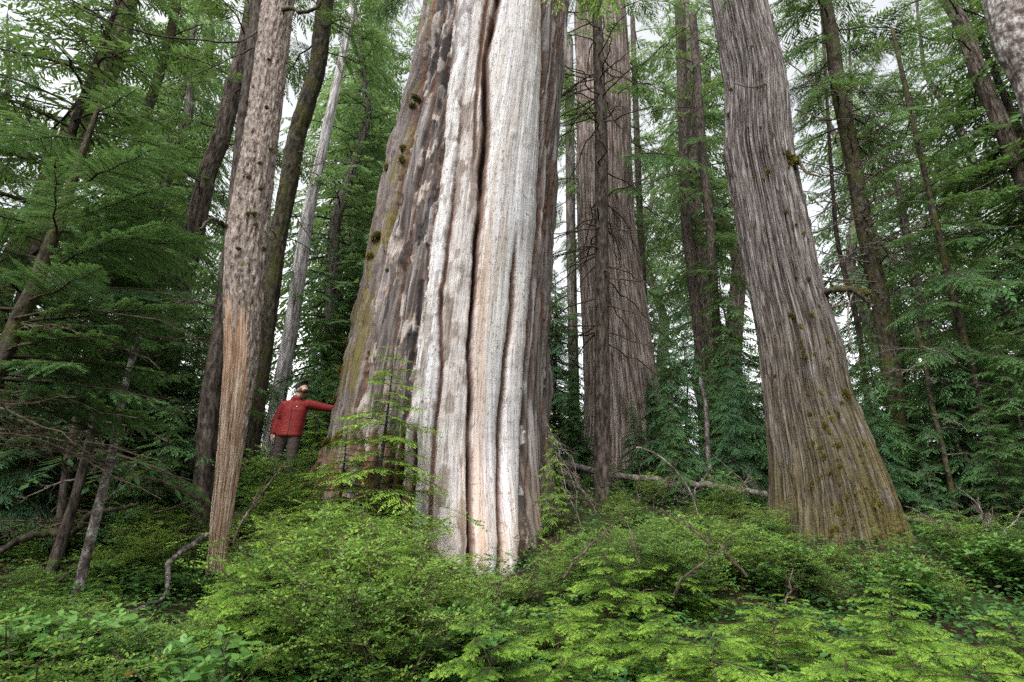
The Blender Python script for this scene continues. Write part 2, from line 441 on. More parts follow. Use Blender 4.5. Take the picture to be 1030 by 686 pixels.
trunk_tip = True
def trunk_mesh(ax, nt_=48, dz=.06, rough=.03, freq=9, flare=.25, fl_h=.5, seed=1, zs=.35, extra=None, base=None, push=None):
    z0, z1 = ax.A[0, 2], ax.A[-1, 2]
    nz = max(12, int((z1-z0)/dz)); z = np.linspace(z0, z1, nz)
    cx = np.interp(z, ax.A[:, 2], ax.A[:, 0]); cy = np.interp(z, ax.A[:, 2], ax.A[:, 1]); r = np.interp(z, ax.A[:, 2], ax.R)
    k = max(3, int(nz*.04)) | 1
    pad = lambda a: np.convolve(np.pad(a, k//2, mode='edge'), np.ones(k)/k, 'valid')
    cx, cy, r = pad(cx), pad(cy), pad(r)
    zb = ax.A[0, 2]+.3 if base is None else base
    th = np.linspace(0, 2*PI, nt_, endpoint=False)
    TH_, ZZ = np.meshgrid(th, z); c, s_ = np.cos(TH_), np.sin(TH_)
    RR = r[:, None]*(1 + flare*np.exp(-np.maximum(ZZ-zb, 0)/fl_h)*(.6+.8*vn(c*2.2+9, s_*2.2, 0*c, seed)))
    n = fbm(c*freq*.5+3, s_*freq*.5, ZZ*zs+0*c, 4, seed)
    rid = 1-np.abs(2*n-1)
    RR = RR + rough*(rid-.75)*1.6 + rough*.9*(fbm(c*freq*1.7, s_*freq*1.7, ZZ*zs*3, 3, seed+7)-.5)
    if extra is not None: RR = extra(RR, TH_, ZZ)
    RR = RR*np.sqrt(np.clip((z1-ZZ)/(3*r[-1]), .004, 1))          # the top closes in a point
    V = np.stack([cx[:, None]+RR*c, cy[:, None]+RR*s_, ZZ], -1).reshape(-1, 3)
    if push is not None:
        q = push.pop('push').ravel()[:, None]; V[:, :2] -= V[:, :2]/np.linalg.norm(V[:, :2], axis=1, keepdims=True)*q
    rm_ = float(np.median(r)); trunk_mesh.bco = np.stack([rm_*c+7, rm_*s_+3, ZZ], -1).reshape(-1, 3)
    i = np.arange(nz-1)[:, None]*nt_; j = np.arange(nt_)[None]; j2 = (j+1) % nt_
    Fq = np.stack(np.broadcast_arrays(i+j, i+j2, i+nt_+j2, i+nt_+j), -1).reshape(-1, 4)
    return V, Fq, np.zeros(len(Fq), np.int32), np.full(len(V), .5)

def moss_blob(rng, r=.1, n=500, flat=.7):
    "lumpy cushion of moss made of many short shoots"
    b = Buf()
    u = rng.normal(0, 1, (n, 3)); u = unit(u)
    rr = r*(.75+.35*vn(u[:, 0]*2+5, u[:, 1]*2, u[:, 2]*2, 3))
    Pp = u*rr[:, None]*np.array([1, flat, .8])*.62
    D = unit(u + rng.normal(0, .45, u.shape)); D[:, 2] -= .2
    S = unit(np.cross(D, rng.normal(0, 1, u.shape)))
    kites(b, Pp, unit(D), S, r*rng.uniform(.25, .62, n), r*.10, 0, rng.random(n))
    th = np.linspace(0, PI, 9); ring = np.stack([np.zeros(9), np.zeros(9), np.cos(th)], 1)*r*.62*.8
    tubes(b, ring[None], (np.sin(th)*r*.62+1e-4)[None], 12, 0, .1)
    return b.arrays()
MOSS = None
def moss_me():
    global MOSS
    if MOSS is None: MOSS = mesh_of('moss_tuft', *moss_blob(np.random.default_rng(3), 1.0, 420)[:2], None, moss_blob(np.random.default_rng(3), 1.0, 420)[3], [M['moss']])
    return MOSS

# ------------------------------------------------------------------ the person
def loft(buf, chain, sides=14, m=0, cap=.5):
    "chain of (x,y,z, ra, rb): tube with elliptical sections (rb along y), with closed ends"
    C = np.array([q[:3] for q in chain], float); ra = np.array([q[3] for q in chain]); rb = np.array([q[4] if len(q) > 4 else q[3] for q in chain])
    d0 = unit(C[1]-C[0]); d1 = unit(C[-1]-C[-2])
    C = np.vstack([C[0]-d0*ra[0]*cap, C, C[-1]+d1*ra[-1]*cap]); q_ = .5 if cap > .3 else .9; ra = np.concatenate([[ra[0]*q_], ra, [ra[-1]*q_]]); rb = np.concatenate([[rb[0]*q_], rb, [rb[-1]*q_]])
    C = np.vstack([C[0]-d0*ra[0]*cap*.5, C, C[-1]+d1*ra[-1]*cap*.5]); ra = np.concatenate([[.0005], ra, [.0005]]); rb = np.concatenate([[.0005], rb, [.0005]])
    tan = unit(np.gradient(C, axis=0)); K = len(C)
    yv = np.array([0, 1., 0]); b = unit(yv - tan*(tan@yv)[:, None]); a = np.cross(b, tan)
    bad = np.abs(tan@yv) > .9
    if bad.any():
        xv = np.array([1., 0, 0]); a2 = unit(xv - tan*(tan@xv)[:, None]); a[bad] = a2[bad]; b[bad] = np.cross(tan, a2)[bad]
    th = np.arange(sides)*2*PI/sides
    V = C[:, None]+ra[:, None, None]*a[:, None]*np.cos(th)[None, :, None]+rb[:, None, None]*b[:, None]*np.sin(th)[None, :, None]
    i = np.arange(K-1)[:, None]*sides; j = np.arange(sides)[None]; j2 = (j+1) % sides
    buf.add(V, np.stack(np.broadcast_arrays(i+j, i+j2, i+sides+j2, i+sides+j), -1), m)
def ellip(buf, c, r, m=0, R=None, n=12):
    th = np.linspace(.001, PI-.001, n); ph = np.arange(n*2)*PI/n
    V = np.stack([np.sin(th)[:, None]*np.cos(ph), np.sin(th)[:, None]*np.sin(ph), np.cos(th)[:, None]+0*ph], -1)*np.array(r)
    if R is not None: V = V@np.array(R).T
    V = V+np.array(c); s = n*2
    i = np.arange(n-1)[:, None]*s; j = np.arange(s)[None]; j2 = (j+1) % s
    buf.add(V, np.stack(np.broadcast_arrays(i+j, i+s+j, i+s+j2, i+j2), -1), m)
def remesh(name, buf, vox, mats, smooth=4, wrinkle=None):
    V, Fq, _, _ = buf.arrays()
    o = bpy.data.objects.new('tmp', mesh_of('tmp', V, Fq)); COL.objects.link(o)
    r = o.modifiers.new('r', 'REMESH'); r.mode = 'VOXEL'; r.voxel_size = vox
    s = o.modifiers.new('s', 'SMOOTH'); s.iterations = smooth; s.factor = .5
    dg = bpy.context.evaluated_depsgraph_get(); dg.update()
    me = bpy.data.meshes.new_from_object(o.evaluated_get(dg)); me.name = name
    me.materials.clear()
    for m_ in mats: me.materials.append(m_)
    n = len(me.vertices)
    if wrinkle:
        co = np.empty(n*3, np.float32); no = np.empty(n*3, np.float32)
        me.vertices.foreach_get('co', co); me.vertices.foreach_get('normal', no)
        co = co.reshape(-1, 3); no = no.reshape(-1, 3)
        w = fbm(co[:, 0]*wrinkle[1], co[:, 1]*wrinkle[1], co[:, 2]*wrinkle[1]*1.7, 3, 11)
        w = 1-np.abs(2*w-1)*2
        me.vertices.foreach_set('co', (co+no*(w*wrinkle[0])[:, None]).ravel().astype(np.float32))
    me.polygons.foreach_set('use_smooth', np.ones(len(me.polygons), bool)); me.update()
    bpy.data.objects.remove(o)
    return me
skin_m = plain('skin', (.44, .27, .21), .5, 30, .08, .001, .4)
jacket_m = plain('red_shell', (.18, .013, .011), .75, 14, .12, .004, .35)
pants_m = plain('brown_trousers', (.045, .034, .030), .85, 40, .2, .003)
cap_m = plain('olive_cap', (.028, .027, .022), .85, 60, .2, .001)
beard_m = plain('beard', (.10, .050, .028), .9, 250, .4, .002)
boot_m = plain('boots', (.03, .025, .02), .7)
shirt_m = plain('navy_shirt', (.02, .03, .06), .85)
black_m = plain('black_zip', (.02, .02, .02), .5)
white_m = plain('pale_logo', (.7, .68, .66), .6)

pf = P(283, 493, 8.55); px0, py0 = float(pf[0]), float(pf[1]); pz0 = gz(px0, py0)
perz = float(pf[2])
person = empty('person', (px0, py0, perz), 'person in red jacket and dark cap gazing up, one hand on the giant cedar', 'person')
hd = np.array([.165, -.03, 1.645])              # head centre
# head frame: face looks up and to the picture's right
fw_ = unit(np.array([.66, -.58, .42])); upv = unit(np.array([-.42, .15, .9]) - fw_*np.dot(np.array([-.42, .15, .9]), fw_)); sdv = np.cross(fw_, upv)
HR = np.stack([sdv, fw_, upv], 1)
def hp(a, b_, c_): return hd + HR@np.array([a, b_, c_])
sL, sR = np.array([-.12, .01, 1.40]), np.array([.26, .0, 1.40])
eL, wL, hL = np.array([-.225, .03, 1.13]), np.array([-.215, -.06, .90]), np.array([-.21, -.075, .84])
eR, wR, hR = np.array([.50, .13, 1.345]), np.array([.72, .25, 1.325]), np.array([.79, .29, 1.345])
body = Buf()
ellip(body, hd, (.077, .096, .112), R=HR)
ellip(body, hp(0, .045, -.06), (.055, .06, .05), R=HR)
loft(body, [(*(hp(0, -.02, -.05)), .057), (.095, .0, 1.50, .060), (.075, .01, 1.43, .072)])
loft(body, [(*hp(0, .085, .012), .009), (*hp(0, .108, -.018), .013), (*hp(0, .112, -.026), .013)], 8)    # nose
for s_ in (-1, 1): ellip(body, hp(s_*.076, -.01, -.005), (.010, .020, .032), R=HR)                         # ears
ellip(body, hp(0, .092, -.055), (.024, .010, .008), R=HR)                                               # lips
for s_ in (-1, 1): ellip(body, hp(s_*.030, .083, .032), (.020, .012, .007), R=HR)                          # brow
loft(body, [(.07, .02, 1.36, .15, .095), (.04, .02, 1.15, .14, .09), (.01, .02, .98, .15, .10), (0, .02, .90, .15, .11)], 18)
def arm(S, E, W):
    loft(body, [(*S, .055), (*((S+E)/2), .048), (*E, .040)]); loft(body, [(*E, .040), (*((E*.6+W*.4)), .038), (*W, .026)])
arm(sL, eL, wL); arm(sR, eR, wR)
def hand(W, H, palm_n, thumb, curl, spread):
    d = unit(H-W); lat = unit(np.cross(palm_n, d))
    loft(body, [(*W, .025, .022), (*(W+d*.035), .032, .018), (*(W+d*.085), .038, .016)], 10)
    for k, (o_, l_) in enumerate(((-.028, .062), (-.010, .074), (.010, .078), (.028, .070))):
        base = W+d*.085+lat*o_
        p1 = base+unit(d+lat*o_*spread)*l_*.45; p2 = p1+unit(d-palm_n*curl)*l_*.32; p3 = p2+unit(d-palm_n*curl*2.2)*l_*.25
        loft(body, [(*base, .0095), (*p1, .009), (*p2, .008), (*p3, .0068)], 8)
    tb = W+d*.03+lat*thumb*.022; t1 = tb+unit(d*.6+lat*thumb)*.035; t2 = t1+unit(d+lat*thumb*.5)*.028
    loft(body, [(*tb, .013), (*t1, .011), (*t2, .008)], 8)
hand(wL, hL, np.array([-1., .1, 0]), 1, .5, 2)
hand(wR, hR, np.array([-.5, -.6, .3]), -1, -.25, 8)
for s_, hip, kn, an in ((-1, (-.09, .02, .90), (-.14, -.02, .50), (-.15, .06, .09)), (1, (.10, .02, .90), (.13, -.06, .52), (.10, .05, .10))):
    loft(body, [(*hip, .085), (*((np.array(hip)+kn)/2), .072), (*kn, .052)]); loft(body, [(*kn, .052), (*(np.array(kn)*.65+np.array(an)*.35), .052), (*an, .036)])
body_o = obj('body', remesh('body', body, .0065, [skin_m], 2), person)
jk = Buf()
loft(jk, [(.075, .015, 1.455, .10, .075), (.07, .02, 1.40, .185, .115), (.065, .02, 1.28, .20, .135), (.045, .02, 1.10, .195, .135), (.02, .02, .95, .205, .15), (.01, .02, .87, .215, .165), (.01, .02, .86, .21, .16)], 28, cap=.06)
loft(jk, [(.075, .01, 1.44, .088, .08), (.09, -.005, 1.505, .084, .08)], 20)                                     # collar
loft(jk, [(.07, .10, 1.45, .10, .05), (.06, .12, 1.40, .08, .04)], 16)                                            # hood lying on the back
def sleeve(S, E, W):
    loft(jk, [(*S, .082), (*(S*.6+E*.4), .076), (*E, .068)], 16); loft(jk, [(*E, .068), (*(E*.5+W*.5), .060), (*W, .047), (*(W+(W-E)*.02), .049)], 16)
sleeve(sL+np.array([.02, 0, -.01]), eL, wL); sleeve(sR+np.array([-.01, 0, -.01]), eR, wR)
jacket = obj('jacket', remesh('jacket', jk, .010, [jacket_m], 5, (.004, 8)), person); jacket['label'] = 'red hooded shell jacket with a dark zip'
zb = Buf(); zz = np.linspace(.87, 1.46, 14)
# front zip follows the chest
bvj = BVHTree.FromPolygons([v.co[:] for v in jacket.data.vertices], [p.vertices[:] for p in jacket.data.polygons])
def onj(x, z, off=.002):
    h = bvj.ray_cast(Vector((x, -1, z)), Vector((0, 1, 0)))
    return np.array(h[0]) - np.array([0, off, 0]) if h[0] else np.array([x, -.12, z])
zp = np.array([onj(.055+.03*(z-1.0), z) for z in zz]); tubes(zb, zp[None], np.full((1, 14), .005), 6)
part('zip', zb, jacket, [black_m], loc=(0, 0, 0))
lb = Buf(); c0 = onj(.135, 1.325, .004)
for a_, l_ in ((90, .02), (60, .018), (120, .018), (20, .012), (160, .012)):
    d_ = np.array([math.cos(math.radians(a_)), -.0, math.sin(math.radians(a_))])*l_
    tubes(lb, np.array([[c0, c0+d_/2, c0+d_]]), np.full((1, 3), .0022), 5)
part('chest_logo', lb, jacket, [white_m], loc=(0, 0, 0))
pk = Buf(); tubes(pk, np.array([[onj(-.07, z) for z in np.linspace(1.0, 1.16, 8)]]), np.full((1, 8), .0035), 5); part('pocket_zip', pk, jacket, [black_m], loc=(0, 0, 0))
tr = Buf()
loft(tr, [(0, .02, .96, .165, .12), (0, .02, .86, .175, .125)], 22)
for hip, kn, an in (((-.09, .02, .88), (-.14, -.02, .50), (-.15, .06, .10)), ((.10, .02, .88), (.13, -.06, .52), (.10, .05, .11))):
    loft(tr, [(*hip, .105), (*((np.array(hip)+kn)/2), .092), (*kn, .075), (*(np.array(kn)*.5+np.array(an)*.5), .072), (*an, .066)], 18)
obj('trousers', remesh('trousers', tr, .010, [pants_m], 4, (.008, 9)), person)
for an in ((-.15, .06), (.10, .05)):
    bb = Buf(); loft(bb, [(an[0], an[1]+.05, .05, .045, .05), (an[0], an[1]-.02, .05, .048, .05), (an[0]-.01, an[1]-.12, .035, .045, .035)]); loft(bb, [(an[0], an[1], .05, .045), (an[0], an[1], .15, .05)])
    obj('boot', remesh('boot', bb, .009, [boot_m], 3), person)
cp = Buf()
ellip(cp, hp(0, -.006, .048), (.094, .112, .085), R=HR)
capm = remesh('cap', cp, .006, [cap_m], 1)
capo = obj('cap', capm, person)
bmv = Buf(); a_ = np.linspace(-1.15, 1.15, 15)
for zo in (0,):
    inn = np.array([hp(math.sin(a)*.080, math.cos(a)*.088, .052) for a in a_]); outv = np.array([hp(math.sin(a)*.088, math.cos(a)*.088+.075*math.cos(a), .040+.02*math.cos(a)) for a in a_])
    up_ = HR@np.array([0, 0, .006]); V = np.concatenate([inn, outv, inn+up_, outv+up_]); n_ = 15; q = []
    for k in range(n_-1):
        q += [[k, k+1, n_+k+1, n_+k], [2*n_+k, 3*n_+k, 3*n_+k+1, 2*n_+k+1], [n_+k, n_+k+1, 3*n_+k+1, 3*n_+k]]
    bmv.add(V, q)
part('cap_brim', bmv, capo, [cap_m], loc=(0, 0, 0))
bd = Buf(); ellip(bd, hp(0, .052, -.078), (.054, .052, .040), R=HR); ellip(bd, hp(0, .088, -.040), (.030, .014, .006), R=HR)
for s_ in (-1, 1): ellip(bd, hp(s_*.058, .02, -.04), (.018, .035, .045), R=HR)
obj('beard', remesh('beard', bd, .005, [beard_m], 2), person)
hb = Buf(); ellip(hb, hp(0, -.035, -.015), (.082, .075, .085), R=HR); obj('hair', remesh('hair', hb, .007, [beard_m], 2), person)
for s_ in (-1, 1):
    eb = Buf(); ellip(eb, hp(s_*.030, .083, .020), (.012, .008, .006), R=HR, n=8); part('eye', eb, person, [black_m], loc=(0, 0, 0))
sb = Buf(); loft(sb, [(.085, -.01, 1.44, .062, .055), (.088, -.015, 1.50, .062, .06)]); part('shirt_collar', sb, person, [shirt_m], loc=(0, 0, 0))
rk = Buf(); 
# the person stands on a root ledge where the floor is lower
# ------------------------------------------------------------------ giant cedar
GY = 8.8
pys = [0, 100, 200, 300, 400, 455]
gl = [437, 418, 391, 372, 350, 341]; gr = [569, 563, 555, 552, 550, 550]
gzv, gcx, gr_ = [], [], []
for y_, l_, r_ in zip(pys, gl, gr):
    a_, b_ = P(l_, y_, GY), P(r_, y_, GY); h_ = (b_[0]-a_[0])/2
    gzv.append(a_[2]); gcx.append((a_[0]+b_[0])/2); gr_.append(h_/math.sqrt(1+(h_/math.hypot(GY, a_[2]-1.6))**2))
gzv, gcx, gr_ = map(np.array, (gzv[::-1], gcx[::-1], gr_[::-1]))
gzv = np.concatenate([[-.6], [.9], gzv, [17]]); gcx = np.concatenate([[gcx[0]-.03], [gcx[0]-.02], gcx, [gcx[-1]+.35]]); gr_ = np.concatenate([[gr_[0]*1.16], [gr_[0]*1.07], gr_, [gr_[-1]*.93]])
class G_: pass
gax = G_(); gax.A = np.stack([gcx, np.full(len(gcx), GY), gzv], 1); gax.R = gr_
PYF = [-60, 50, 100, 150, 200, 250, 300, 350, 400, 450, 520, 600]
def curve(ys, xs): return lambda y: np.interp(y, ys, xs)
B1 = curve([0, 100, 200, 300, 400, 455, 600], [441, 424, 402, 384, 366, 356, 345])
B2 = curve([0, 100, 200, 300, 400, 455, 600], [450, 437, 420, 404, 390, 378, 366])
B3 = curve([0, 20, 102, 187, 300, 328, 400, 455, 600], [458, 455, 449, 441, 426, 421, 413, 404, 396])
BM = curve([0, 50, 100, 240, 273, 311, 369, 430, 470, 600], [476, 472, 466, 452, 449, 443.6, 445, 438, 435, 430])
BC = curve([-60, 0, 14, 61, 126, 170, 217, 243, 287, 345, 396, 457, 521, 600], [503, 500, 498, 487, 488, 484, 481, 478, 476, 471, 471, 469, 469, 466])
BX = curve([0, 50, 120, 180], [491, 484, 478, 476])       # short side split left of the main crack
B6 = curve([0, 226, 311, 362, 413, 457, 521, 572, 620], [519, 515, 513, 506, 500, 498, 496, 493, 492])
B7 = curve([-60, 0, 68, 153, 231, 311, 379, 430, 504, 572, 620], [545, 544, 544, 540, 538, 530, 525, 521, 518, 511, 508])
B8 = curve([0, 34, 146, 294, 396, 500], [559, 557, 548, 545, 545, 538])
GB = curve([300, 350, 440, 470, 510, 555, 580, 640], [452, 470, 498, 520, 545, 582, 582, 582])
GAT = {}
def giant_extra(RR, TH_, ZZ):
    "flutes, cracks, buttresses and the colour masks, driven by curves that run up the visible side"
    s = -np.abs(np.sin(TH_)); c = np.cos(TH_)
    cx = np.interp(ZZ, gax.A[:, 2], gcx); r = np.interp(ZZ, gax.A[:, 2], gr_)
    px, py, _ = proj(np.stack([cx+r*c, GY+r*s, ZZ], -1))
    b1, b2, b3, bm, bc, b6, b7, b8 = (f(py) for f in (B1, B2, B3, BM, BC, B6, B7, B8))
    bx = BX(py)
    wob = (fbm(c*3, s*3, ZZ*.8, 3, 21)-.5)*5
    px = px + wob*.35 + (fbm(0*c+4, 0*c, ZZ*5, 3, 22)-.5)*2.2
    lim = np.interp(py, pys, gl)-14; lir = np.interp(py, pys, gr)+6
    Bs = [lim, b1, b2, b3, bm, bc, b6, b7, b8, lir]
    amp = [.10, .07, .05, .07, .07, .15, .12, .07, .06]
    d = 0*RR
    for k in range(len(Bs)-1):
        a, b = Bs[k], Bs[k+1]; t = np.clip((px-a)/np.maximum(b-a, 1), 0, 1); ins = (px >= a) & (px < b)
        am = amp[k]
        if k == 5: am = .15
        d = d + np.where(ins, am*np.sqrt(np.clip(4*t*(1-t), 0, 1)), 0)
    up = 1-sstep(225, 290, py)                # above, the two pale columns are one
    t = np.clip((px-bc)/np.maximum(b7-bc, 1), 0, 1); ins = (px >= bc) & (px < b7)
    d = np.where(ins, d*(1-up)+up*.19*np.sqrt(np.clip(4*t*(1-t), 0, 1)), d)
    def groove(x0, w, dep): return dep*np.exp(-((px-x0)/w)**2)
    f = lambda a, b: sstep(a, b, py)
    cr = groove(bc+1, 3.0-1.1*f(190, 280), .20)*(.6+.8*vn(0*c, 0*c, ZZ*2.2, 4)) + groove(bm, 1.8, .10)*(.35+.65*f(150, 260)) + groove(b6, 2.0, .15)*f(226, 300) + groove(b7, 1.8, .12) + groove(b8, 1.6, .14)
    cr += groove(bx, 1.7, .10)*(1-f(140, 185)) + groove(b3, 2.6, .04) + groove(b2, 1.8, .05) + groove(b1, 2.2, .09)
    cr += groove(b8+5, 1.2, .05) + groove(b7+6, 1.3, .04*(f(100, 200)))
    # broken hollows low on the left side
    for x0, w in ((366, 2.5), (378, 3.5), (392, 3), (403, 2.5), (418, 1.5)):
        cr += groove(x0-(py-470)*.05, w, .22)*f(425, 455)
    # knots on the grey rib
    for kx, ky, rr, h in ((446.5, 292, 5.5, .08), (463, 268, 5, .06), (462, 285, 4.5, .05), (510, 142, 2.5, .03), (470, 330, 6, .03), (455, 350, 5, .03), (405, 265, 6, .06)):
        d += h*np.exp(-(((px-kx)/rr)**2+((py-ky)/(rr*1.7))**2))
    # cracks between small rib of the left bark
    n1 = fbm(c*14+2, s*14, ZZ*.35, 4, 31); rid = 1-np.abs(2*n1-1)
    bark = np.where(px < b3, 1.35, np.where(px > b7, 1.1, .18)); bark = np.where((px > b3) & (px < bc), .38, bark)
    d += bark*(.12*(rid-.8)) + np.clip(bark-.3, 0, 1)*.07*(fbm(c*26, s*26, ZZ*.9, 4, 35)-.5)*2 + (.03*bark+.004)*(fbm(c*40, s*40, ZZ*1.1, 3, 33)-.5)*2
    d += .012*(fbm(c*9, s*9, ZZ*5, 3, 34)-.5)*np.where((px > b3) & (px < bc), 3.0, 1.0)
    # pale columns swell forward into buttresses at the foot, the rest of the wood stays back
    low = f(430, 600)
    push = (.80*low**1.2*sstep(-9, -2, px-bc)*(1-sstep(-1, 4, px-b7)) + .30*low*sstep(424, 434, px)*(1-sstep(-9, -2, px-bc)))*(np.sin(TH_) < .2)
    GAT['push'] = push
    # the ribs taper off at the ground
    # colours of the weathered wood and the bark that is left on it
    n_f = fbm(c*60, s*60, ZZ*.9, 4, 41); n_m = fbm(c*18, s*18, ZZ*.6, 4, 43); n_b = fbm(c*13, s*13, ZZ*2.6, 5, 45); n_d = fbm(c*20, s*20, ZZ*2.2, 5, 47); n_l = fbm(c*5, s*5, ZZ*.5, 3, 49)
    dots = fbm(c*80, s*80, ZZ*28, 2, 53)
    pz = px+(n_b-.5)*16+(n_f-.5)*6
    def C_(*v): return np.array(v)
    def mx(a, b, m): m = np.clip(m, 0, 1)[..., None]; return a*(1-m)+b*m
    def sm(a, b, x): return sstep(a, b, x)
    base = np.zeros(px.shape+(3,))
    pale = mx(base+C_(.56, .53, .515), C_(.42, .365, .325), sm(.46, .66, n_m)); pale = mx(pale, C_(.52, .50, .525), sm(.45, .6, n_l)*.7)
    pale = mx(pale, C_(.36, .30, .255), sm(.58, .72, n_f)*.35); pale = mx(pale, C_(.64, .62, .605), sm(.55, .40, n_f)*.35)
    pale = mx(pale, C_(.17, .11, .08), sm(.70, .76, dots)*.8)
    ringy = fbm(0*c+2, c*1.2, ZZ*7, 3, 55); pale = mx(pale, C_(.40, .35, .31), sm(.60, .72, ringy)*.35)
    brn = mx(base+C_(.098, .076, .068), C_(.19, .162, .152), sm(.40, .60, n_f)); brn = mx(brn, C_(.33, .30, .29), sm(.58, .72, n_f)*.8)
    brn = mx(brn, C_(.05, .035, .03), sm(.45, .34, n_f)*.8)
    fl = mx(brn, C_(.33, .225, .155), sm(.53, .55, n_b)*.45); fl = mx(fl, C_(.43, .38, .35), sm(.56, .62, n_b)*.8)
    band = np.exp(-((px-b3+4)/9)**2)*(1-.45*f(300, 420)); thr = .60-.19*band
    char = sm(thr, thr+.035, n_d)
    fl = mx(fl, C_(.034, .030, .031), char*.95)
    grey = mx(pale, C_(.22, .18, .16), sm(.55, .62, n_b)*.75); grey = mx(grey, C_(.07, .055, .05), sm(.57, .63, n_d)*np.exp(-((px-b3)/10)**2))
    tan = mx(pale, C_(.34, .27, .225), .45+0*px); tan = mx(tan, C_(.19, .145, .12), sm(.53, .60, n_b)*.8); tan = mx(tan, C_(.50, .46, .44), sm(.44, .38, n_b)*.6)
    col = np.where((pz < b1)[..., None], mx(brn, C_(.17, .125, .108), .4+0*px), np.where((pz < b3)[..., None], fl, np.where((pz < bm)[..., None], grey, np.where((px < bc)[..., None], tan, np.where((pz < b7)[..., None], pale, brn)))))
    inw = ((px > bc) & (px < b7+2))
    w1 = np.exp(-((px-bc-7)/6.5)**2)*f(170, 290)*inw; w2 = np.exp(-((px-b6-2)/5)**2)*f(280, 340)
    col = mx(col, C_(.40, .255, .165)*(.8+.5*n_f[..., None]), (w1*.38+w2*.15)*(.55+.9*sm(.42, .6, n_m)))
    lowm = f(420, 560)*sm(.35, .65, n_m)*(px > 425); col = mx(col, C_(.40, .28, .19), lowm*.45)
    col = mx(col, C_(.30, .15, .07)*(.5+n_f[..., None]), f(440, 475)*(px < 415)*sm(.42, .55, n_d)*.8)
    # reddish broken wood in the cracks, black in their depths
    col = mx(col, C_(.17, .082, .048), sm(.015, .06, cr)*.85); col = mx(col, C_(.022, .014, .011), sm(.10, .20, cr))
    col = mx(col, C_(.05, .036, .03), np.clip(bark-.3, 0, 1)*sm(.30, .12, rid)*.85)
    mossy = (px < lim+24)*sm(.53, .60, fbm(c*6, s*6, ZZ*1.6, 5, 51))*f(90, 230) + (px < b1)*sm(.60, .66, fbm(c*12, s*12, ZZ*3, 4, 52))*.6
    col = mx(col, C_(.125, .10, .025)*(.5+1.0*n_f[..., None]), mossy*.75)
    GAT['wood'] = col
    d += .022*sm(.545, .58, n_b)*(px < b3) - .018*char*(px < b3+6) + .012*(n_f-.5)*(bark > .3)
    return RR + d - cr
gV, gF, gM, gT = trunk_mesh(gax, 760, .019, rough=.015, freq=10, flare=.06, fl_h=.5, seed=5, zs=.5, extra=giant_extra, base=1.0, push=GAT)
m, nt, out = mat('cedar_wood'); g = NT(nt); g.bark = True
fine = g.noise((1, 1, .05), 50, 4, .6, .05); spot = g.noise((1, 1, .3), 40, 4, .7); fis = fissure(g, (1, 1, .03), 30, .02, .1, 5)
av = g.n('ShaderNodeAttribute', attribute_name='wood')
k_ = g.math('ADD', .42, g.math('MULTIPLY', g.math('ADD', fine, g.math('MULTIPLY', spot, .5)), .50))
c = g.mix(1.0, av.outputs['Color'], k_, 'MULTIPLY')
c = g.mix(g.math('MULTIPLY', fis, .38), c, (.07, .045, .033))
b = g.bsdf(c, .8, .2, g.bump(g.math('SUBTRACT', g.math('ADD', fine, g.math('MULTIPLY', spot, .5)), g.math('MULTIPLY', fis, .5)), .7, .012)); g.l(b.outputs[0], out.inputs[0])
gbase = (float(gcx[0]), GY, gz(gcx[0], GY-1.5))
giant = empty('giant_cedar', gbase, 'enormous fluted cedar trunk with pale stripped wood, dark cracks and spreading buttresses', 'tree')
gt = obj('trunk', mesh_of('trunk', gV-np.array(gbase), gF, None, None, [m], None), giant)
ca = gt.data.attributes.new('wood', 'FLOAT_COLOR', 'POINT'); ca.data.foreach_set('color', np.concatenate([GAT['wood'].reshape(-1, 3), np.ones((len(gV), 1))], 1).astype(np.float32).ravel())
gbvh = BVHTree.FromPolygons(gV.tolist(), gF.tolist())
def hit(bvh, px, py):
    d = P(px, py, 10)-CAM; h = bvh.ray_cast(Vector(CAM), Vector(d))
    return (np.array(h[0]), np.array(h[1])) if h[0] is not None else (None, None)
def tuft(parent, bvh, px, py, r, sq=(1, .7, 1)):
    p, n = hit(bvh, px, py)
    if p is None: return
    o = obj('moss_tuft', moss_me(), parent); o.location = Vector(p+n*r*.1)-parent.location; o.scale = (r*sq[0], r*sq[1], r*sq[2]); o.rotation_euler = (R0.uniform(-.6, .6), R0.uniform(-.8, .8), R0.uniform(-.5, .5))
rr_ = np.random.default_rng(77)
for (x_, y_, r_, sq) in ((419, 100, .13, (1, .9, .6)), (415, 107, .10, (.8, .9, .8)), (406, 149, .10, (.8, .8, 1.3)), (404, 160, .08, (.8, .8, 1.3)), (389, 168, .08, (.7, .8, 1.6)), (379, 238, .13, (.7, .8, 1.2)), (372, 258, .10, (.8, .8, 1)), (390, 272, .05, (1, 1, 1)), (350, 345, .1, (.9, .8, .9)), (343, 372, .09, (1, .8, .8)), (338, 402, .09, (1, .8, 1)), (372, 355, .05, (1, 1, 1)), (342, 440, .14, (1.2, .8, .7)), (332, 444, .12, (1.2, .8, .7))):
    tuft(giant, gbvh, x_, y_, r_, sq)
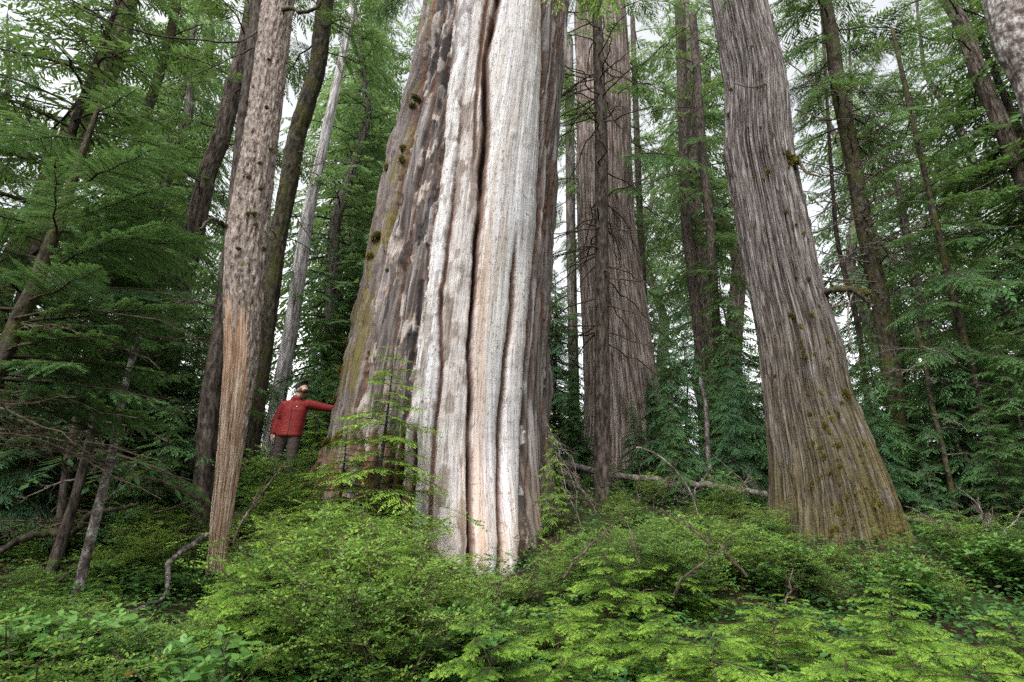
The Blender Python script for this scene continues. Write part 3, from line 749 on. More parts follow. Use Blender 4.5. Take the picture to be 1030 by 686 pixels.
# roots sprawling off the left foot and dead twigs
rb = np.random.default_rng(12)
root_m = wood_mat('root_wood', (.03, .018, .011), (.10, .058, .036), (.20, .13, .09), .8, 14, .012, (.60, 5))
def cable(name, pts, r0, r1, parent=None, m_=None, label=None, sides=8, knob=.15, cat=None, group=None, seed=0, K=26):
    rng = np.random.default_rng(seed+5); pts = np.array(pts, float)
    t = np.linspace(0, len(pts)-1, K); i = np.clip(t.astype(int), 0, len(pts)-2); f_ = (t-i)[:, None]
    p0 = pts[np.clip(i-1, 0, None)]; p1 = pts[i]; p2 = pts[i+1]; p3 = pts[np.clip(i+2, None, len(pts)-1)]
    C = .5*((2*p1)+(-p0+p2)*f_+(2*p0-5*p1+4*p2-p3)*f_**2+(-p0+3*p1-3*p2+p3)*f_**3)
    C = C + rng.normal(0, r0*.25, C.shape)
    R = np.linspace(r0, r1, K)*(1+knob*rng.normal(0, 1, K).clip(-1, 1.5))
    b = Buf(); tubes(b, C[None], R[None], sides)
    if parent is not None: return part(name, b, parent, [m_], label)
    V, Fq, Mi, T = b.arrays(); o = obj(name, mesh_of(name, V-C[0], Fq, Mi, T, [m_]), None, C[0]); tag(o, label, cat, group); return o
for k in range(16):
    x0 = rb.uniform(-3.1, -1.7); a0 = np.array([x0, 7.9+abs(x0+2.2)*.5, 0]); a0[2] = gz(a0[0], a0[1])+rb.uniform(.2, .65)
    e_ = a0+np.array([rb.uniform(-.9, .2), rb.uniform(-.9, -.3), 0]); e_[2] = gz(e_[0], e_[1])-.02
    md = (a0+e_)/2+np.array([rb.uniform(-.2, .2), 0, rb.uniform(.0, .2)])
    cable('root', [a0+[.1, .5, .05], a0, md, e_], rb.uniform(.03, .09), .02, giant, root_m, seed=k)
for k, (x_, y_) in enumerate(((556, 440), (560, 452), (566, 462), (548, 470), (570, 470), (552, 480))):
    p_ = P(x_-8, y_-14, 7.9); b = Buf()
    place(b, dead_twig(rb, 1.0, .011, 12, 2, .35, .06), p_, Rm(rb.uniform(-2.4, -.3), rb.uniform(-.9, -.1)))
    part('dead_branch', b, giant, [M['dead_twig']])
# limbs of the giant far overhead that hang into the top of the picture
def hang_limb(parent, p_from, p_to, mat_leaf, seed, L=1.0, n=7, lod='mid', droop=.5, name='branch', wood=None, r=.03):
    rng = np.random.default_rng(seed); b = Buf()
    p_from, p_to = np.array(p_from), np.array(p_to); t = np.linspace(0, 1, 10)
    C = p_from+(p_to-p_from)*t[:, None]; C[:, 2] += .25*np.sin(t*PI)*np.linalg.norm(p_to-p_from)*.3
    tubes(b, C[None], (r*(1-.8*t)+.003)[None], 6)
    ps = protos(round(L, 1), lod, droop)
    az = math.atan2(*(p_to-p_from)[[1, 0]])
    for k in range(n):
        u = rng.uniform(.45, 1); q = np.array([np.interp(u, t, C[:, i]) for i in range(3)])
        place(b, ps[k % 3], q, Rm(az+rng.uniform(-1.3, 1.3), rng.uniform(-1.1, -.3), rng.normal(0, .3)), rng.uniform(.6, 1.1))
    place(b, ps[0], C[-2], Rm(az, -.6), 1.0)
    return part(name, b, parent, [wood or M['twig'], mat_leaf])
hang_limb(giant, (-.7, 7.9, 11.9), P(440, -2, 5.0), M['bright_needles'], 3, .4, 6)
hang_limb(giant, (-1.2, 7.6, 11.5), P(398, 4, 7.0), M['needles'], 14, .9, 8)
hang_limb(giant, (.3, 7.4, 11.6), P(558, 0, 5.0), M['bright_needles'], 4, .4, 7)
hang_limb(giant, (.3, 7.4, 11.9), P(605, 4, 6.4), M['bright_needles'], 6, .9, 8)

# ------------------------------------------------------------------ named trees
def crown_on(ax, rng, n, z0, z1, L0, L1, lod, droop=.3, el=(-.35, .1), az=None, wide=.45, gap=.12, tadd=0, power=1.0):
    b = Buf()
    for k in range(n):
        u = (k+rng.random())/n; z = z0+(z1-z0)*u**power
        L = (L0+(L1-L0)*u)*rng.uniform(.65, 1.15)
        ps = protos(round(max(.3, (L0+L1)/2*(1.25 if u < .5 else .7)), 1), lod, droop, wide, gap)
        Lp = round(max(.3, (L0+L1)/2*(1.25 if u < .5 else .7)), 1)
        a = k*2.39996+rng.normal(0, .3) if az is None else rng.uniform(*az)
        p = ax.at(z)+np.array([math.cos(a), math.sin(a), 0])*ax.r(z)*.7
        place(b, ps[rng.integers(len(ps))], p, Rm(a, rng.uniform(*el), rng.normal(0, .15)), L/Lp, tadd)
    return b
def dead_on(root, ax, rng, n, z0, z1, L, m_, el=(-.35, .15), az=None, r=.012, depth=2, sag=.15, nt_=9, name='dead_branch'):
    for k in range(n):
        z = rng.uniform(z0, z1); a = rng.uniform(0, 2*PI) if az is None else rng.uniform(*az)
        p = ax.at(z)+np.array([math.cos(a), math.sin(a), 0])*ax.r(z)*.6
        b = Buf(); place(b, dead_twig(rng, L*rng.uniform(.5, 1.2), r, nt_, depth, sag), p, Rm(a, rng.uniform(*el)))
        part(name, b, root, [m_])
def tree(name, label, cat, ax, bm, seed=1, group=None, crown=None, leaf=None, dead=None, dm=None, trunk=None):
    rng = np.random.default_rng(seed)
    base = tuple(ax.base); root = empty(name, base, label, cat, group)
    tk = dict(nt_=26, dz=.12, rough=.02, freq=8, flare=.25, fl_h=.4, seed=seed, zs=.6); tk.update(trunk or {})
    arr = trunk_mesh(ax, **tk); part('trunk', arr, root, [bm])
    if crown:
        cs = crown if isinstance(crown, list) else [crown]; b = Buf()
        for c_ in cs:
            q = crown_on(ax, rng, **c_).arrays(); place(b, q, np.zeros(3), np.eye(3))
        part('crown', b, root, [M['twig'], leaf or M['needles']])
    if dead: dead_on(root, ax, rng, m_=dm or M['dead_twig'], **dead)
    return root, arr

# right-hand cedar
ax = Axis([(743.5, 0, 53, 8.1), (760, 82, 58, 8.0), (764, 156, 63), (778.5, 233, 67), (790, 287, 70), (804, 345, 75), (814, 400, 84), (828, 457, 100), (838, 504, 116), (846, 545, 130)], 8.0, 15); ax.calibrate(ax.pts, ax.Y)
def rc_extra(RR, TH_, ZZ):
    c, s = np.cos(TH_), np.sin(TH_)
    q = vn(c*3.1+4, s*3.1, ZZ*.12, 71); low = np.exp(-np.maximum(ZZ-.9, 0)/1.0)
    lobes = np.abs(np.sin(TH_*4.5+1.3*np.sin(TH_*2)))
    return RR*(1+.05*(q-.5)) + .05*(fbm(c*5+2, s*5, ZZ*.5, 3, 77)-.5) + low*.10*(lobes-.5) + .085*(sstep(.55, .95, 1-np.abs(2*fbm(c*17, s*17, ZZ*.28, 4, 72)-1))-.6) + .03*(fbm(c*50, s*50, ZZ*.8, 3, 73)-.5) + .03*np.clip(fbm(c*9, s*9, ZZ*2.2, 4, 74)-.62, 0, 1)*6
m, nt, out = mat('cedar_bark'); g = NT(nt); g.bark = True
f1 = g.noise((1, 1, .04), 40, 5, .68, .05); f2 = g.noise((1, 1, .12), 5.0, 5, .6); f3 = g.noise((1, 1, .5), 5.2, 8, .75); f4 = g.noise((1, 1, .25), 24, 5, .75)
fis = fissure(g, (1, 1, .025), 26, .03, .1, 7); fisb = fissure(g, (1, 1, .05), 9, .022, .1, 8)
c = g.ramp(f1, [(.36, (.040, .030, .028)), (.45, (.115, .096, .090)), (.54, (.20, .176, .168)), (.66, (.36, .335, .325))])
c = g.mix(g.math('MULTIPLY', fis, .85), c, (.035, .022, .020)); c = g.mix(g.math('MULTIPLY', fisb, .7), c, (.04, .026, .022))
c = g.mix(g.math('MULTIPLY', f2, .5), c, (.110, .090, .083))
c = g.mix(g.ramp(f4, [(.60, (0, 0, 0)), (.70, (.8, .8, .8))]), c, (.045, .028, .022))
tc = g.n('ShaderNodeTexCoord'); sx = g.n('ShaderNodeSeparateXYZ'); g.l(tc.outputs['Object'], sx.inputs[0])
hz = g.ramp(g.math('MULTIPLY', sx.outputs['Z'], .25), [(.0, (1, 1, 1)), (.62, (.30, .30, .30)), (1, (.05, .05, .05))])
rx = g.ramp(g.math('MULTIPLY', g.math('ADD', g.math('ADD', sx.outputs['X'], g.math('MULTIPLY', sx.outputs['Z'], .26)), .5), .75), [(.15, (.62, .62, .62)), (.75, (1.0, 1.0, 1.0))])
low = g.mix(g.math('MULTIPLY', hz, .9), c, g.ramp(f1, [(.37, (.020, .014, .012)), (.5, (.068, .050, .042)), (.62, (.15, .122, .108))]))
mf = g.math('MULTIPLY', g.math('MULTIPLY', g.math('SUBTRACT', f3, .395), 14, True), g.math('MULTIPLY', hz, rx), True)
c = g.mix(mf, low, g.ramp(g.noise((1, 1, 1), 55, 3), [(.35, (.035, .030, .01)), (.65, (.13, .105, .028))]))
b = g.bsdf(c, .9, .15, g.bump(g.math('SUBTRACT', f1, g.math('MULTIPLY', fis, .6)), 1, .03)); g.l(b.outputs[0], out.inputs[0])
rced, arr = tree('cedar_tree', 'broad leaning cedar with finely fissured grey bark, mossy foot and yellow moss on a stub', 'tree', ax, m, 31,
    trunk=dict(nt_=620, dz=.028, rough=.022, freq=16, flare=.03, fl_h=.4, zs=.35, extra=rc_extra))
rbv = BVHTree.FromPolygons(arr[0].tolist(), arr[1].tolist())
rm = np.random.default_rng(9)
for (x_, y_, r_, sq) in ((791, 158, .26, (1, .8, .8)), (797, 164, .24, (1, .9, .7)), (771, 147, .06, (1, .8, 1)), (773, 172, .08, (.8, .8, 1.3)), (791, 213, .06, (.8, .8, 1.2)), (849, 396, .17, (1.1, .9, .8)), (797, 317, .09, (1, .8, .8)), (778, 240, .05, (1, 1, 1)), (811, 359, .05, (1, 1, 1)), (801, 279, .05, (1, 1, 1)), (813, 281, .06, (1, .8, 1.2)), (816, 317, .06, (1, .8, 1)), (807, 342, .06, (1.2, .8, 1)), (808, 347, .05, (1, .8, 1)), (811, 397, .07, (.8, .8, 1)), (779, 378, .05, (1, .8, 1)), (824, 307, .05, (.7, .8, 1.4)), (763, 88, .05, (1, .8, 1)), (735, 90, .07, (.8, .8, 1.6)), (733, 115, .09, (.7, .8, 1.8)), (765, 128, .05, (.9, .8, 1)), (752, 128, .04, (1, 1, 1)), (789, 211, .04, (1, .7, 1)), (801, 226, .05, (1, .7, 1)), (752, 165, .04, (1, .7, 1))):
    tuft(rced, rbv, x_, y_, r_*.72, sq)
for k in range(34):
    y_ = rm.uniform(20, 450); xc = np.interp(y_, [0, 82, 233, 345, 457], [743, 760, 780, 806, 830]); hw = np.interp(y_, [0, 233, 345, 457], [22, 30, 34, 44])
    tuft(rced, rbv, xc+hw*rm.normal(.15, .4), y_, rm.uniform(.018, .042), (rm.uniform(.7, 1.1), .45, rm.uniform(.9, 2.2)))
for k in range(66):
    y_ = 560-rm.gamma(1.6, 45); xc = np.interp(y_, [233, 345, 457, 504, 545], [782, 806, 830, 842, 850]); hw = np.interp(y_, [233, 345, 457, 545], [26, 32, 42, 58])
    tuft(rced, rbv, xc+hw*rm.uniform(-.55, 1), y_, rm.uniform(.02, .06), (rm.uniform(.7, 1.1), .45, rm.uniform(.9, 2.0)))
# mossy arched limb with a hanging twig, and the stub carrying moss
lim_ = cable('branch', [P(822, 300, 8.0), P(830, 294, 7.7), P(845, 290, 7.5), P(862, 293, 7.4), P(873, 303, 7.35), P(876, 308, 7.35)], .065, .03, rced, M['bark_moss'], 'curved mossy branch arching from the trunk', 8, .12, seed=2)
for q in np.linspace(.1, 1, 9):
    x_ = 828+45*q; y_ = 289+6*abs(q-.45)*2
    o = obj('moss_tuft', moss_me(), lim_); o.location = Vector(P(x_, y_, 7.7-.35*q))-rced.location; s_ = rm.uniform(.05, .085); o.scale = (s_*1.1, s_, s_*.8)
cable('twig', [P(858, 294, 7.42), P(853, 312, 7.4), P(854, 338, 7.35), P(858, 355, 7.3), P(867, 372, 7.3)], .012, .005, rced, M['dead_twig'], seed=3)
cable('twig', [P(852, 293, 7.45), P(848, 304, 7.4), P(846, 312, 7.4)], .010, .004, rced, M['dead_twig'], seed=4)
cable('branch', [P(792, 160, 7.8), P(804, 165, 7.5), P(812, 174, 7.3), P(826, 177, 7.2)], .04, .008, rced, M['mossy_twig'], seed=5)
for (x0, y0, x1, y1) in ((778, 80, 738, 84), (800, 110, 865, 118), (790, 60, 850, 95), (795, 90, 880, 60)):
    cable('branch', [P(x0, y0, 7.6), P((x0+x1)/2, (y0+y1)/2+6, 7.3), P(x1, y1, 7.1)], .014, .004, rced, M['mossy_twig'], seed=x1)
hang_limb(rced, (4.2, 7.9, 12.6), P(735, 0, 6.4), M['needles'], 8, .7, 7)
hang_limb(rced, (4.2, 7.9, 13.6), P(800, -30, 8.4), M['needles'], 9, 1.2, 8)

# tree with bark above and bare orange wood below, left
ax = Axis([(280, 0, 34, 6.7), (267.5, 102, 35, 6.6), (258, 170, 38), (249, 233, 42), (245, 290, 41), (241.5, 362, 37), (231, 457, 29), (219, 562, 24), (217, 604, 27)], 6.5, 14); ax.calibrate([(q[0], q[1], q[2]-4)+tuple(q[3:]) for q in ax.pts], ax.Y)
def lc_extra(RR, TH_, ZZ):
    c, s = np.cos(TH_), np.sin(TH_)
    plate = sstep(.42, .58, fbm(c*7+3, s*7, ZZ*4.5, 3, 81))
    barky = sstep(3.6, 3.95, ZZ+1.5*(fbm(c*3, s*3, ZZ*.7, 3, 82)-.5)) 
    strip = np.where((np.cos(TH_-(-.05)+.25*np.sin(ZZ*2.1)) > .86), 1-.0*ZZ, 0)*sstep(1.9, 2.3, ZZ)           # bark strip surviving on one side
    barky = np.clip(barky+strip, 0, 1); lc_extra.mask = barky
    return RR + barky*(.012+.020*(plate-.5)) + .014*(fbm(c*20, s*20, ZZ*16, 3, 83)-.5)*barky + (1-barky)*.022*((1-np.abs(2*fbm(c*8, s*8, ZZ*.5, 4, 84)-1))-.8)
m, nt, out = mat('flaky_bark'); g = NT(nt); g.bark = True
v = g.noise((1, 1, .38), 27, 6, .75, .15); v2 = g.noise((1, 1, .3), 50, 4, .7); st = g.noise((1, 1, .05), 40, 5, .68, .05); pt = g.noise((1, 1, .25), 4, 4, .6)
bk = g.ramp(v, [(.38, (.035, .025, .021)), (.46, (.135, .102, .085)), (.54, (.225, .182, .158)), (.68, (.37, .32, .29))])
bk = g.mix(g.ramp(g.noise((1, 1, 1), 7, 4), [(.6, (0, 0, 0)), (.68, (.7, .7, .7))]), bk, (.10, .085, .035))
wd = g.ramp(st, [(.38, (.07, .035, .02)), (.46, (.28, .175, .12)), (.55, (.44, .33, .25)), (.68, (.56, .48, .41))])
wd = g.mix(g.math('MULTIPLY', fissure(g, (1, 1, .05), 24, .03), .8), wd, (.09, .04, .02))
wd = g.mix(g.ramp(pt, [(.5, (0, 0, 0)), (.64, (.5, .5, .5))]), wd, (.27, .14, .08))
c = g.mix(g.attr('bark'), wd, bk)
b = g.bsdf(c, .85, .18, g.bump(g.math('ADD', g.math('MULTIPLY', v, g.attr('bark')), g.math('MULTIPLY', st, .5)), .9, .014)); g.l(b.outputs[0], out.inputs[0])
arr = trunk_mesh(ax, 200, .02, .014, 6, .28, .16, 6, 2.0, lc_extra)
lroot = empty('conifer_tree', tuple(ax.base), 'slim tree with flaky bark above and bare orange splintered wood below, left of the hiker', 'tree')
V_ = arr[0]-np.array(lroot.location)
obj('trunk', mesh_of('trunk', V_, arr[1], None, None, [m], {'bark': lc_extra.mask.ravel()}), lroot)
lbv = BVHTree.FromPolygons(arr[0].tolist(), arr[1].tolist())
for (x_, y_, r_) in ((255, 215, .06), (249, 215, .05), (261, 164, .04), (250, 178, .04), (268, 108, .05), (271, 60, .04), (262, 190, .045), (257, 226, .04), (272, 150, .05), (246, 178, .03), (265, 250, .05), (240, 250, .04)):
    tuft(lroot, lbv, x_, y_, r_, (1, .7, .8))
cable('branch', [P(282, 12, 6.6), P(292, 8, 6.4), P(303, 12, 6.3), P(313, 10, 6.2), P(322, 3, 6.2), P(326, -8, 6.2)], .035, .018, lroot, M['bark_moss'], seed=7)
cable('branch', [P(262, 28, 6.6), P(240, 42, 6.2), P(200, 40, 5.8), P(160, 36, 5.6), P(110, 22, 5.4), P(68, 2, 5.2)], .016, .008, lroot, M['bark_dark'], seed=8)
cable('branch', [P(255, 48, 6.6), P(225, 62, 6.4), P(195, 76, 6.3), P(165, 88, 6.2)], .012, .004, lroot, M['bark_dark'], seed=9)
cable('branch', [P(232, 232, 6.5), P(222, 224, 6.3), P(212, 221, 6.2), P(200, 232, 6.1)], .035, .02, lroot, M['bark_moss'], 'short mossy branch', seed=10)
rs = np.random.default_rng(44)
for k in range(10):   # splintered roots round the foot
    a = rs.uniform(-2.8, -.3); p = np.array(ax.at(ax.base[2]+.12)); q = p+np.array([math.cos(a), math.sin(a), 0])*.35; q[2] = gz(q[0], q[1])-.02
    cable('root', [p, (p+q)/2+[0, 0, .03], q], .028, .012, lroot, root_m, seed=k+50, K=10)

T_ = {}
def tk(**k): return k
specs = [
 ('conifer_tree', 'thin moss-covered trunk leaning behind the tree with bare orange wood', [(327, 0, 16), (319, 68, 17), (299, 136, 18), (289, 190, 18), (279, 245, 17), (273, 294, 17), (267, 345, 16), (258, 410, 16), (250, 470, 17)], 9.0, M['bark_moss'],
   dict(ztop=14.5, trunk=tk(nt_=40, dz=.05, rough=.035, zs=2.5), crown=dict(n=12, z0=10.5, z1=14.5, L0=1.6, L1=1.8, lod='mid', droop=.35, el=(-.5, .1), gap=.3), leaf=M['needles'], dead=dict(n=12, z0=3.2, z1=10, L=1.5, az=None))),
 ('snag', 'barkless white snag standing beyond the hiker', [(333, 110, 9), (318, 180, 11), (308, 226, 13), (300, 280, 14), (290, 345, 15), (280, 400, 16), (274, 440, 18)], 13.5, M['snag'], dict(ztop=20, trunk=tk(rough=.05, zs=.3), dead=dict(n=8, z0=5, z1=13, L=1.))),
 ('conifer_tree', 'grey trunk leaning right behind the flaky-barked tree, top left', [(252, 20, 17), (248, 44, 18), (234, 92, 19), (221, 143, 20), (210, 170, 20), (199, 214, 21), (185, 280, 21), (172, 350, 22)], 10.5, M['bark'], dict(ztop=17, crown=dict(n=34, z0=5, z1=16, L0=2.0, L1=2.2, lod='low', droop=.35, gap=.28), leaf=M['needles'], dead=dict(n=14, z0=3.5, z1=9, L=1.6))),
 ('conifer_tree', 'dark trunk standing close behind the bare orange wood', [(262, 0, 14), (246, 120, 15), (234, 240, 17), (223, 330, 19), (212, 400, 20), (207, 455, 20), (201, 538, 18)], 7.6, M['bark_dark'], dict(ztop=14, trunk=tk(dz=.05, nt_=36), dead=dict(n=8, z0=2.5, z1=6, L=.9))),
 ('conifer_tree', 'big pale trunk leaning right in the upper left corner', [(127, 0, 24), (119, 44, 25), (102, 85, 25), (80, 119, 26), (48, 190, 27), (20, 250, 28), (-20, 340, 29)], 12.5, M['bark'], dict(ztop=19, trunk=tk(nt_=48, dz=.1, rough=.04), crown=dict(n=40, z0=6, z1=18, L0=2.4, L1=2.6, lod='low', droop=.35, gap=.28), leaf=M['needles'])),
 ('conifer_tree', 'thin slanting trunk between the two big leaning trunks, upper left', [(178, 0, 9), (173, 27, 10), (156, 88, 11), (146, 115, 12), (132, 163, 13), (119, 217, 14), (105, 290, 15)], 13, M['bark_moss'], dict(ztop=19, crown=dict(n=24, z0=7, z1=18, L0=1.6, L1=2.0, lod='low', droop=.3, gap=.35), leaf=M['far_needles_lightened'], dead=dict(n=12, z0=4, z1=12, L=1.5))),
 ('cedar_tree', 'broad old cedar trunk with reddish bark behind the straight thin trunk', [(604, 0, 46), (607, 70, 50), (608, 150, 52), (610, 226, 53), (617, 300, 60), (622, 350, 65), (627, 403, 72), (630, 450, 82)], 14, m if False else None, dict(ztop=20, trunk=tk(nt_=260, dz=.05, rough=.09, freq=12, zs=.2), crown=dict(n=26, z0=9, z1=20, L0=2.6, L1=2.4, lod='low', droop=.4, gap=.3), leaf=M['needles'])),
 ('conifer_tree', 'straight thin trunk with whorls of bare dead twigs, right of the giant', [(600, 0, 9), (602, 58, 10.5), (604, 110, 12), (605, 153, 13), (605, 231, 13.5), (605.5, 310, 14), (605.5, 362, 14.5), (606, 454, 16)], 9.6, M['bark_dark'], dict(ztop=15, trunk=tk(nt_=36, dz=.05, rough=.008, flare=.1), dead=dict(n=70, z0=4.2, z1=12.5, L=2.3, r=.017, el=(-.35, .10), sag=.28, nt_=7, depth=2), dm=M['mossy_twig'])),
 ('conifer_tree', 'dark rough trunk with tangled bare branches right of the leaning cedar', [(830, 0, 13), (836, 34, 14), (843, 88, 15), (853, 136, 16), (863, 190, 17), (870, 231, 17), (884, 294, 18), (894, 352, 19), (903, 420, 20)], 11.5, M['bark_moss'], dict(ztop=18, trunk=tk(nt_=40, dz=.06, rough=.03), crown=dict(n=26, z0=10.5, z1=17, L0=2.2, L1=2.4, lod='low', droop=.4, gap=.25), leaf=M['needles'], dead=dict(n=64, z0=5.6, z1=12.5, L=2.3, r=.020, el=(-.5, .5), sag=.1, nt_=14), dm=M['dead_twig'])),
 ('conifer_tree', 'pole-thin stem just left of the dark rough trunk', [(833, 120, 3.5), (835, 153, 3.5), (841, 231, 4.5), (846, 260, 5), (863, 328, 6), (872, 400, 6.5)], 13.5, M['bark_dark'], dict(ztop=17, trunk=tk(nt_=12), dead=dict(n=14, z0=4, z1=10, L=.8, depth=1))),
 ('conifer_tree', 'leaning trunk with patchy bark in the upper right, between two sprays', [(951, 0, 15), (965, 20, 19), (986, 78, 20), (1003, 115, 20), (1020, 156, 21), (1045, 215, 23), (1070, 290, 24)], 10, M['bark'], dict(ztop=16, trunk=tk(nt_=48, dz=.07, rough=.02), crown=dict(n=24, z0=5, z1=14, L0=2.0, L1=2.0, lod='mid', droop=.35, gap=.3), leaf=M['needles'])),
 ('conifer_tree', 'close pale lichen-spotted trunk cut by the right edge, top corner', [(1003, -60, 42), (1012, 0, 46), (1023, 47, 46), (1036, 75, 46), (1055, 125, 48), (1100, 260, 52)], 4.2, M['lichen_bark'], dict(ztop=8, trunk=tk(nt_=90, dz=.02, rough=.012, freq=10))),
 ('conifer_tree', 'mossy crooked pole among the foliage at the right', [(936, 200, 6), (942, 226, 7), (952, 267, 8), (962, 311, 8), (969, 341, 9), (979, 379, 9), (987, 410, 9)], 9.5, M['bark_moss'], dict(ztop=12, trunk=tk(nt_=20, rough=.02), crown=dict(n=46, z0=3.5, z1=11.9, L0=1.5, L1=1.0, lod='mid', droop=.3, gap=.2), leaf=M['needles'], dead=dict(n=10, z0=3, z1=7, L=1))),
 ('conifer_tree', 'left of three slim trunks standing together beyond the fallen log', [(684, 0, 9), (687, 120, 10), (690, 226, 10), (704, 345, 11), (708, 420, 12)], 17, M['bark_dark'], dict(ztop=22, crown=dict(n=22, z0=7, z1=22, L0=2.0, L1=2.2, lod='low', droop=.35, gap=.35), leaf=M['far_needles_lightened'])),
 ('conifer_tree', 'thickest of three slim trunks standing together beyond the fallen log', [(690, 60, 13), (694, 150, 14), (700, 226, 15), (715, 345, 16), (720, 420, 17)], 18.5, M['bark'], dict(ztop=24, crown=dict(n=22, z0=9, z1=24, L0=2.0, L1=2.4, lod='low', droop=.35, gap=.35), leaf=M['far_needles_lightened'])),
 ('conifer_tree', 'right of three slim trunks standing together beyond the fallen log', [(700, 60, 8), (706, 150, 8.5), (714, 226, 9), (722, 350, 9.5), (726, 420, 10)], 16, M['bark_dark'], dict(ztop=20, crown=dict(n=16, z0=8, z1=20, L0=2., L1=2.3, lod='low', droop=.35, gap=.35), leaf=M['needles'])),
 ('conifer_tree', 'thin far trunk showing between the broad cedar and the three slim trunks', [(640, 120, 6), (644, 226, 6.5), (648, 310, 7), (652, 400, 8)], 18, M['bark_dark'], dict(ztop=22, crown=dict(n=20, z0=6, z1=22, L0=2.2, L1=2.4, lod='low', droop=.35, gap=.3), leaf=M['far_needles_lightened'])),
 ('conifer_tree', 'dim far trunk in the gap right of the giant cedar', [(573, 100, 9), (574, 226, 9.5), (576, 330, 10), (578, 430, 11)], 19, M['bark_far'], dict(ztop=22, crown=dict(n=36, z0=7, z1=22, L0=2.2, L1=2.4, lod='low', droop=.35), leaf=M['far_needles_lightened'])),
 ('snag', 'slender whitish dead stem in front of the dark hemlocks by the fallen log', [(707, 395, 3.5), (710, 413, 4), (712, 455, 5), (716, 490, 5)], 10.8, M['log_bark'], dict(ztop=3.9, trunk=tk(nt_=14, dz=.05))),
 ('snag', 'slender mossy dead stem low among the hemlocks right of the leaning cedar', [(922, 330, 4), (931, 369, 4.5), (936, 400, 5), (948, 450, 5.5), (958, 497, 6)], 9.4, M['bark_moss'], dict(ztop=4.6, trunk=tk(nt_=14, dz=.05), dead=dict(n=10, z0=1.8, z1=4.3, L=.9, depth=2))),
 ('snag', 'lichen-grey dead pole leaning right, with its tip bent back to the left', [(141, 333, 6), (126, 389, 7.5), (112, 457, 9), (98, 514, 10), (76, 602, 11)], 5.2, M['lichen_bark'], dict(ztop=2.95, trunk=tk(nt_=24, dz=.02, rough=.006, flare=.05))),
 ('snag', 'dark leaning dead pole left of the lichen-grey one', [(95, 420, 9), (88, 453, 10), (76, 500, 11), (56, 562, 13), (43, 604, 14)], 5.9, M['bark_dark'], dict(ztop=2.6, trunk=tk(nt_=24, dz=.03, rough=.01, flare=.05), dead=dict(n=6, z0=1.2, z1=2.6, L=.9))),
 ('snag', 'short dark dead pole crossing behind the lichen-grey one', [(72, 440, 8), (66, 480, 9), (60, 530, 10), (50, 590, 11)], 6.6, M['bark_dark'], dict(ztop=2.5, trunk=tk(nt_=20, dz=.04, rough=.01, flare=.05))),
]
for k, (nm, lb_, pts, Yd, bm_, kw) in enumerate(specs):
    zt = kw.pop('ztop')
    if bm_ is None: bm_ = M['bark_grey']
    ax = Axis(pts, Yd, zt); ax.calibrate(pts, Yd)
    tree(nm, lb_, 'dead tree' if nm == 'snag' else 'tree', ax, bm_, 100+k, **kw)
# bent tip of the grey dead pole
sn = [o for o in bpy.data.objects if o.get('label', '').startswith('lichen-grey dead pole')][0]
cable('branch', [P(141, 334, 5.2), P(140, 331, 5.2), P(128, 332, 5.1), P(108, 333, 5.0), P(86, 332, 5.0)], .018, .008, sn, M['lichen_bark'], seed=60)
cable('branch', [P(102, 505, 5.2), P(115, 496, 5.1), P(128, 476, 5.0), P(148, 455, 4.9)], .014, .005, sn, M['lichen_bark'], seed=61)

# near fir at the left edge: dark leaning stem, spreading boughs
ax = Axis([(74, 180, 9), (58, 226, 10), (46, 255, 11), (37, 284, 12), (20, 318, 14), (2, 362, 16), (-14, 400, 17), (-40, 470, 18)], 4.3, 5.6)
ax.R = ax.R*np.array([1]*(len(ax.R)-2)+[.8, .25])
rng = np.random.default_rng(66)
fir = empty('fir_sapling', tuple(ax.base), 'near dark-green fir with a leaning stem spreading over the upper left', 'tree')
part('trunk', trunk_mesh(ax, 40, .02, .006, 6, .1, .3, 5, 2.5), fir, [M['bark_moss']])
b = Buf()
ps = protos(1.4, 'hi', .12, .42, .08); ps2 = protos(.8, 'hi', .15, .42, .08)
for (z, a, e_, s_) in ((3.0, .2, .55, 1.), (3.2, -.5, .5, .8), (3.3, .9, .5, 1.), (3.4, 2.0, .6, 1.), (3.5, -.2, .7, .85), (3.6, 2.8, .4, .9), (3.7, .5, .7, 1.), (3.8, -1.0, .7, .7), (3.9, 3.4, .3, .9), (4.0, 0, .5, .8), (4.2, .9, .3, .8), (4.3, 2.5, .4, .8), (4.4, -.4, .4, .8), (4.6, 1.8, .4, .8), (4.7, .2, .3, .7), (4.9, 3., .2, .7), (5.0, .6, .2, .6), (5.2, -.6, .2, .6), (2.95, .5, .1, .9), (2.9, -.1, .15, .7), (3.1, 1.3, .2, 1), (3.05, 2.4, .1, 1), (3.1, 3.1, .2, .9)):
    place(b, ps[rng.integers(3)], ax.at(z), Rm(a, e_*.6+rng.normal(0, .1), rng.normal(0, .25)), s_)
part('crown', b, fir, [M['twig'], M['blue_needles']])
b = Buf()
for (z, a, e_, s_) in ((2.5, .1, -.05, 1.), (2.55, .5, -.1, .9), (2.6, -.4, 0, .8), (2.45, .8, -.15, 1), (2.7, .3, 0, 1.), (2.75, -.1, .1, .8), (2.7, 1.4, 0, 1.), (2.3, .3, -.1, 1)):
    place(b, protos(1.4, 'hi', .12, .38, .30)[rng.integers(3)], ax.at(z), Rm(a, e_, rng.normal(0, .2)), s_)
part('lower_boughs', b, fir, [M['mossy_twig'], M['needles']])
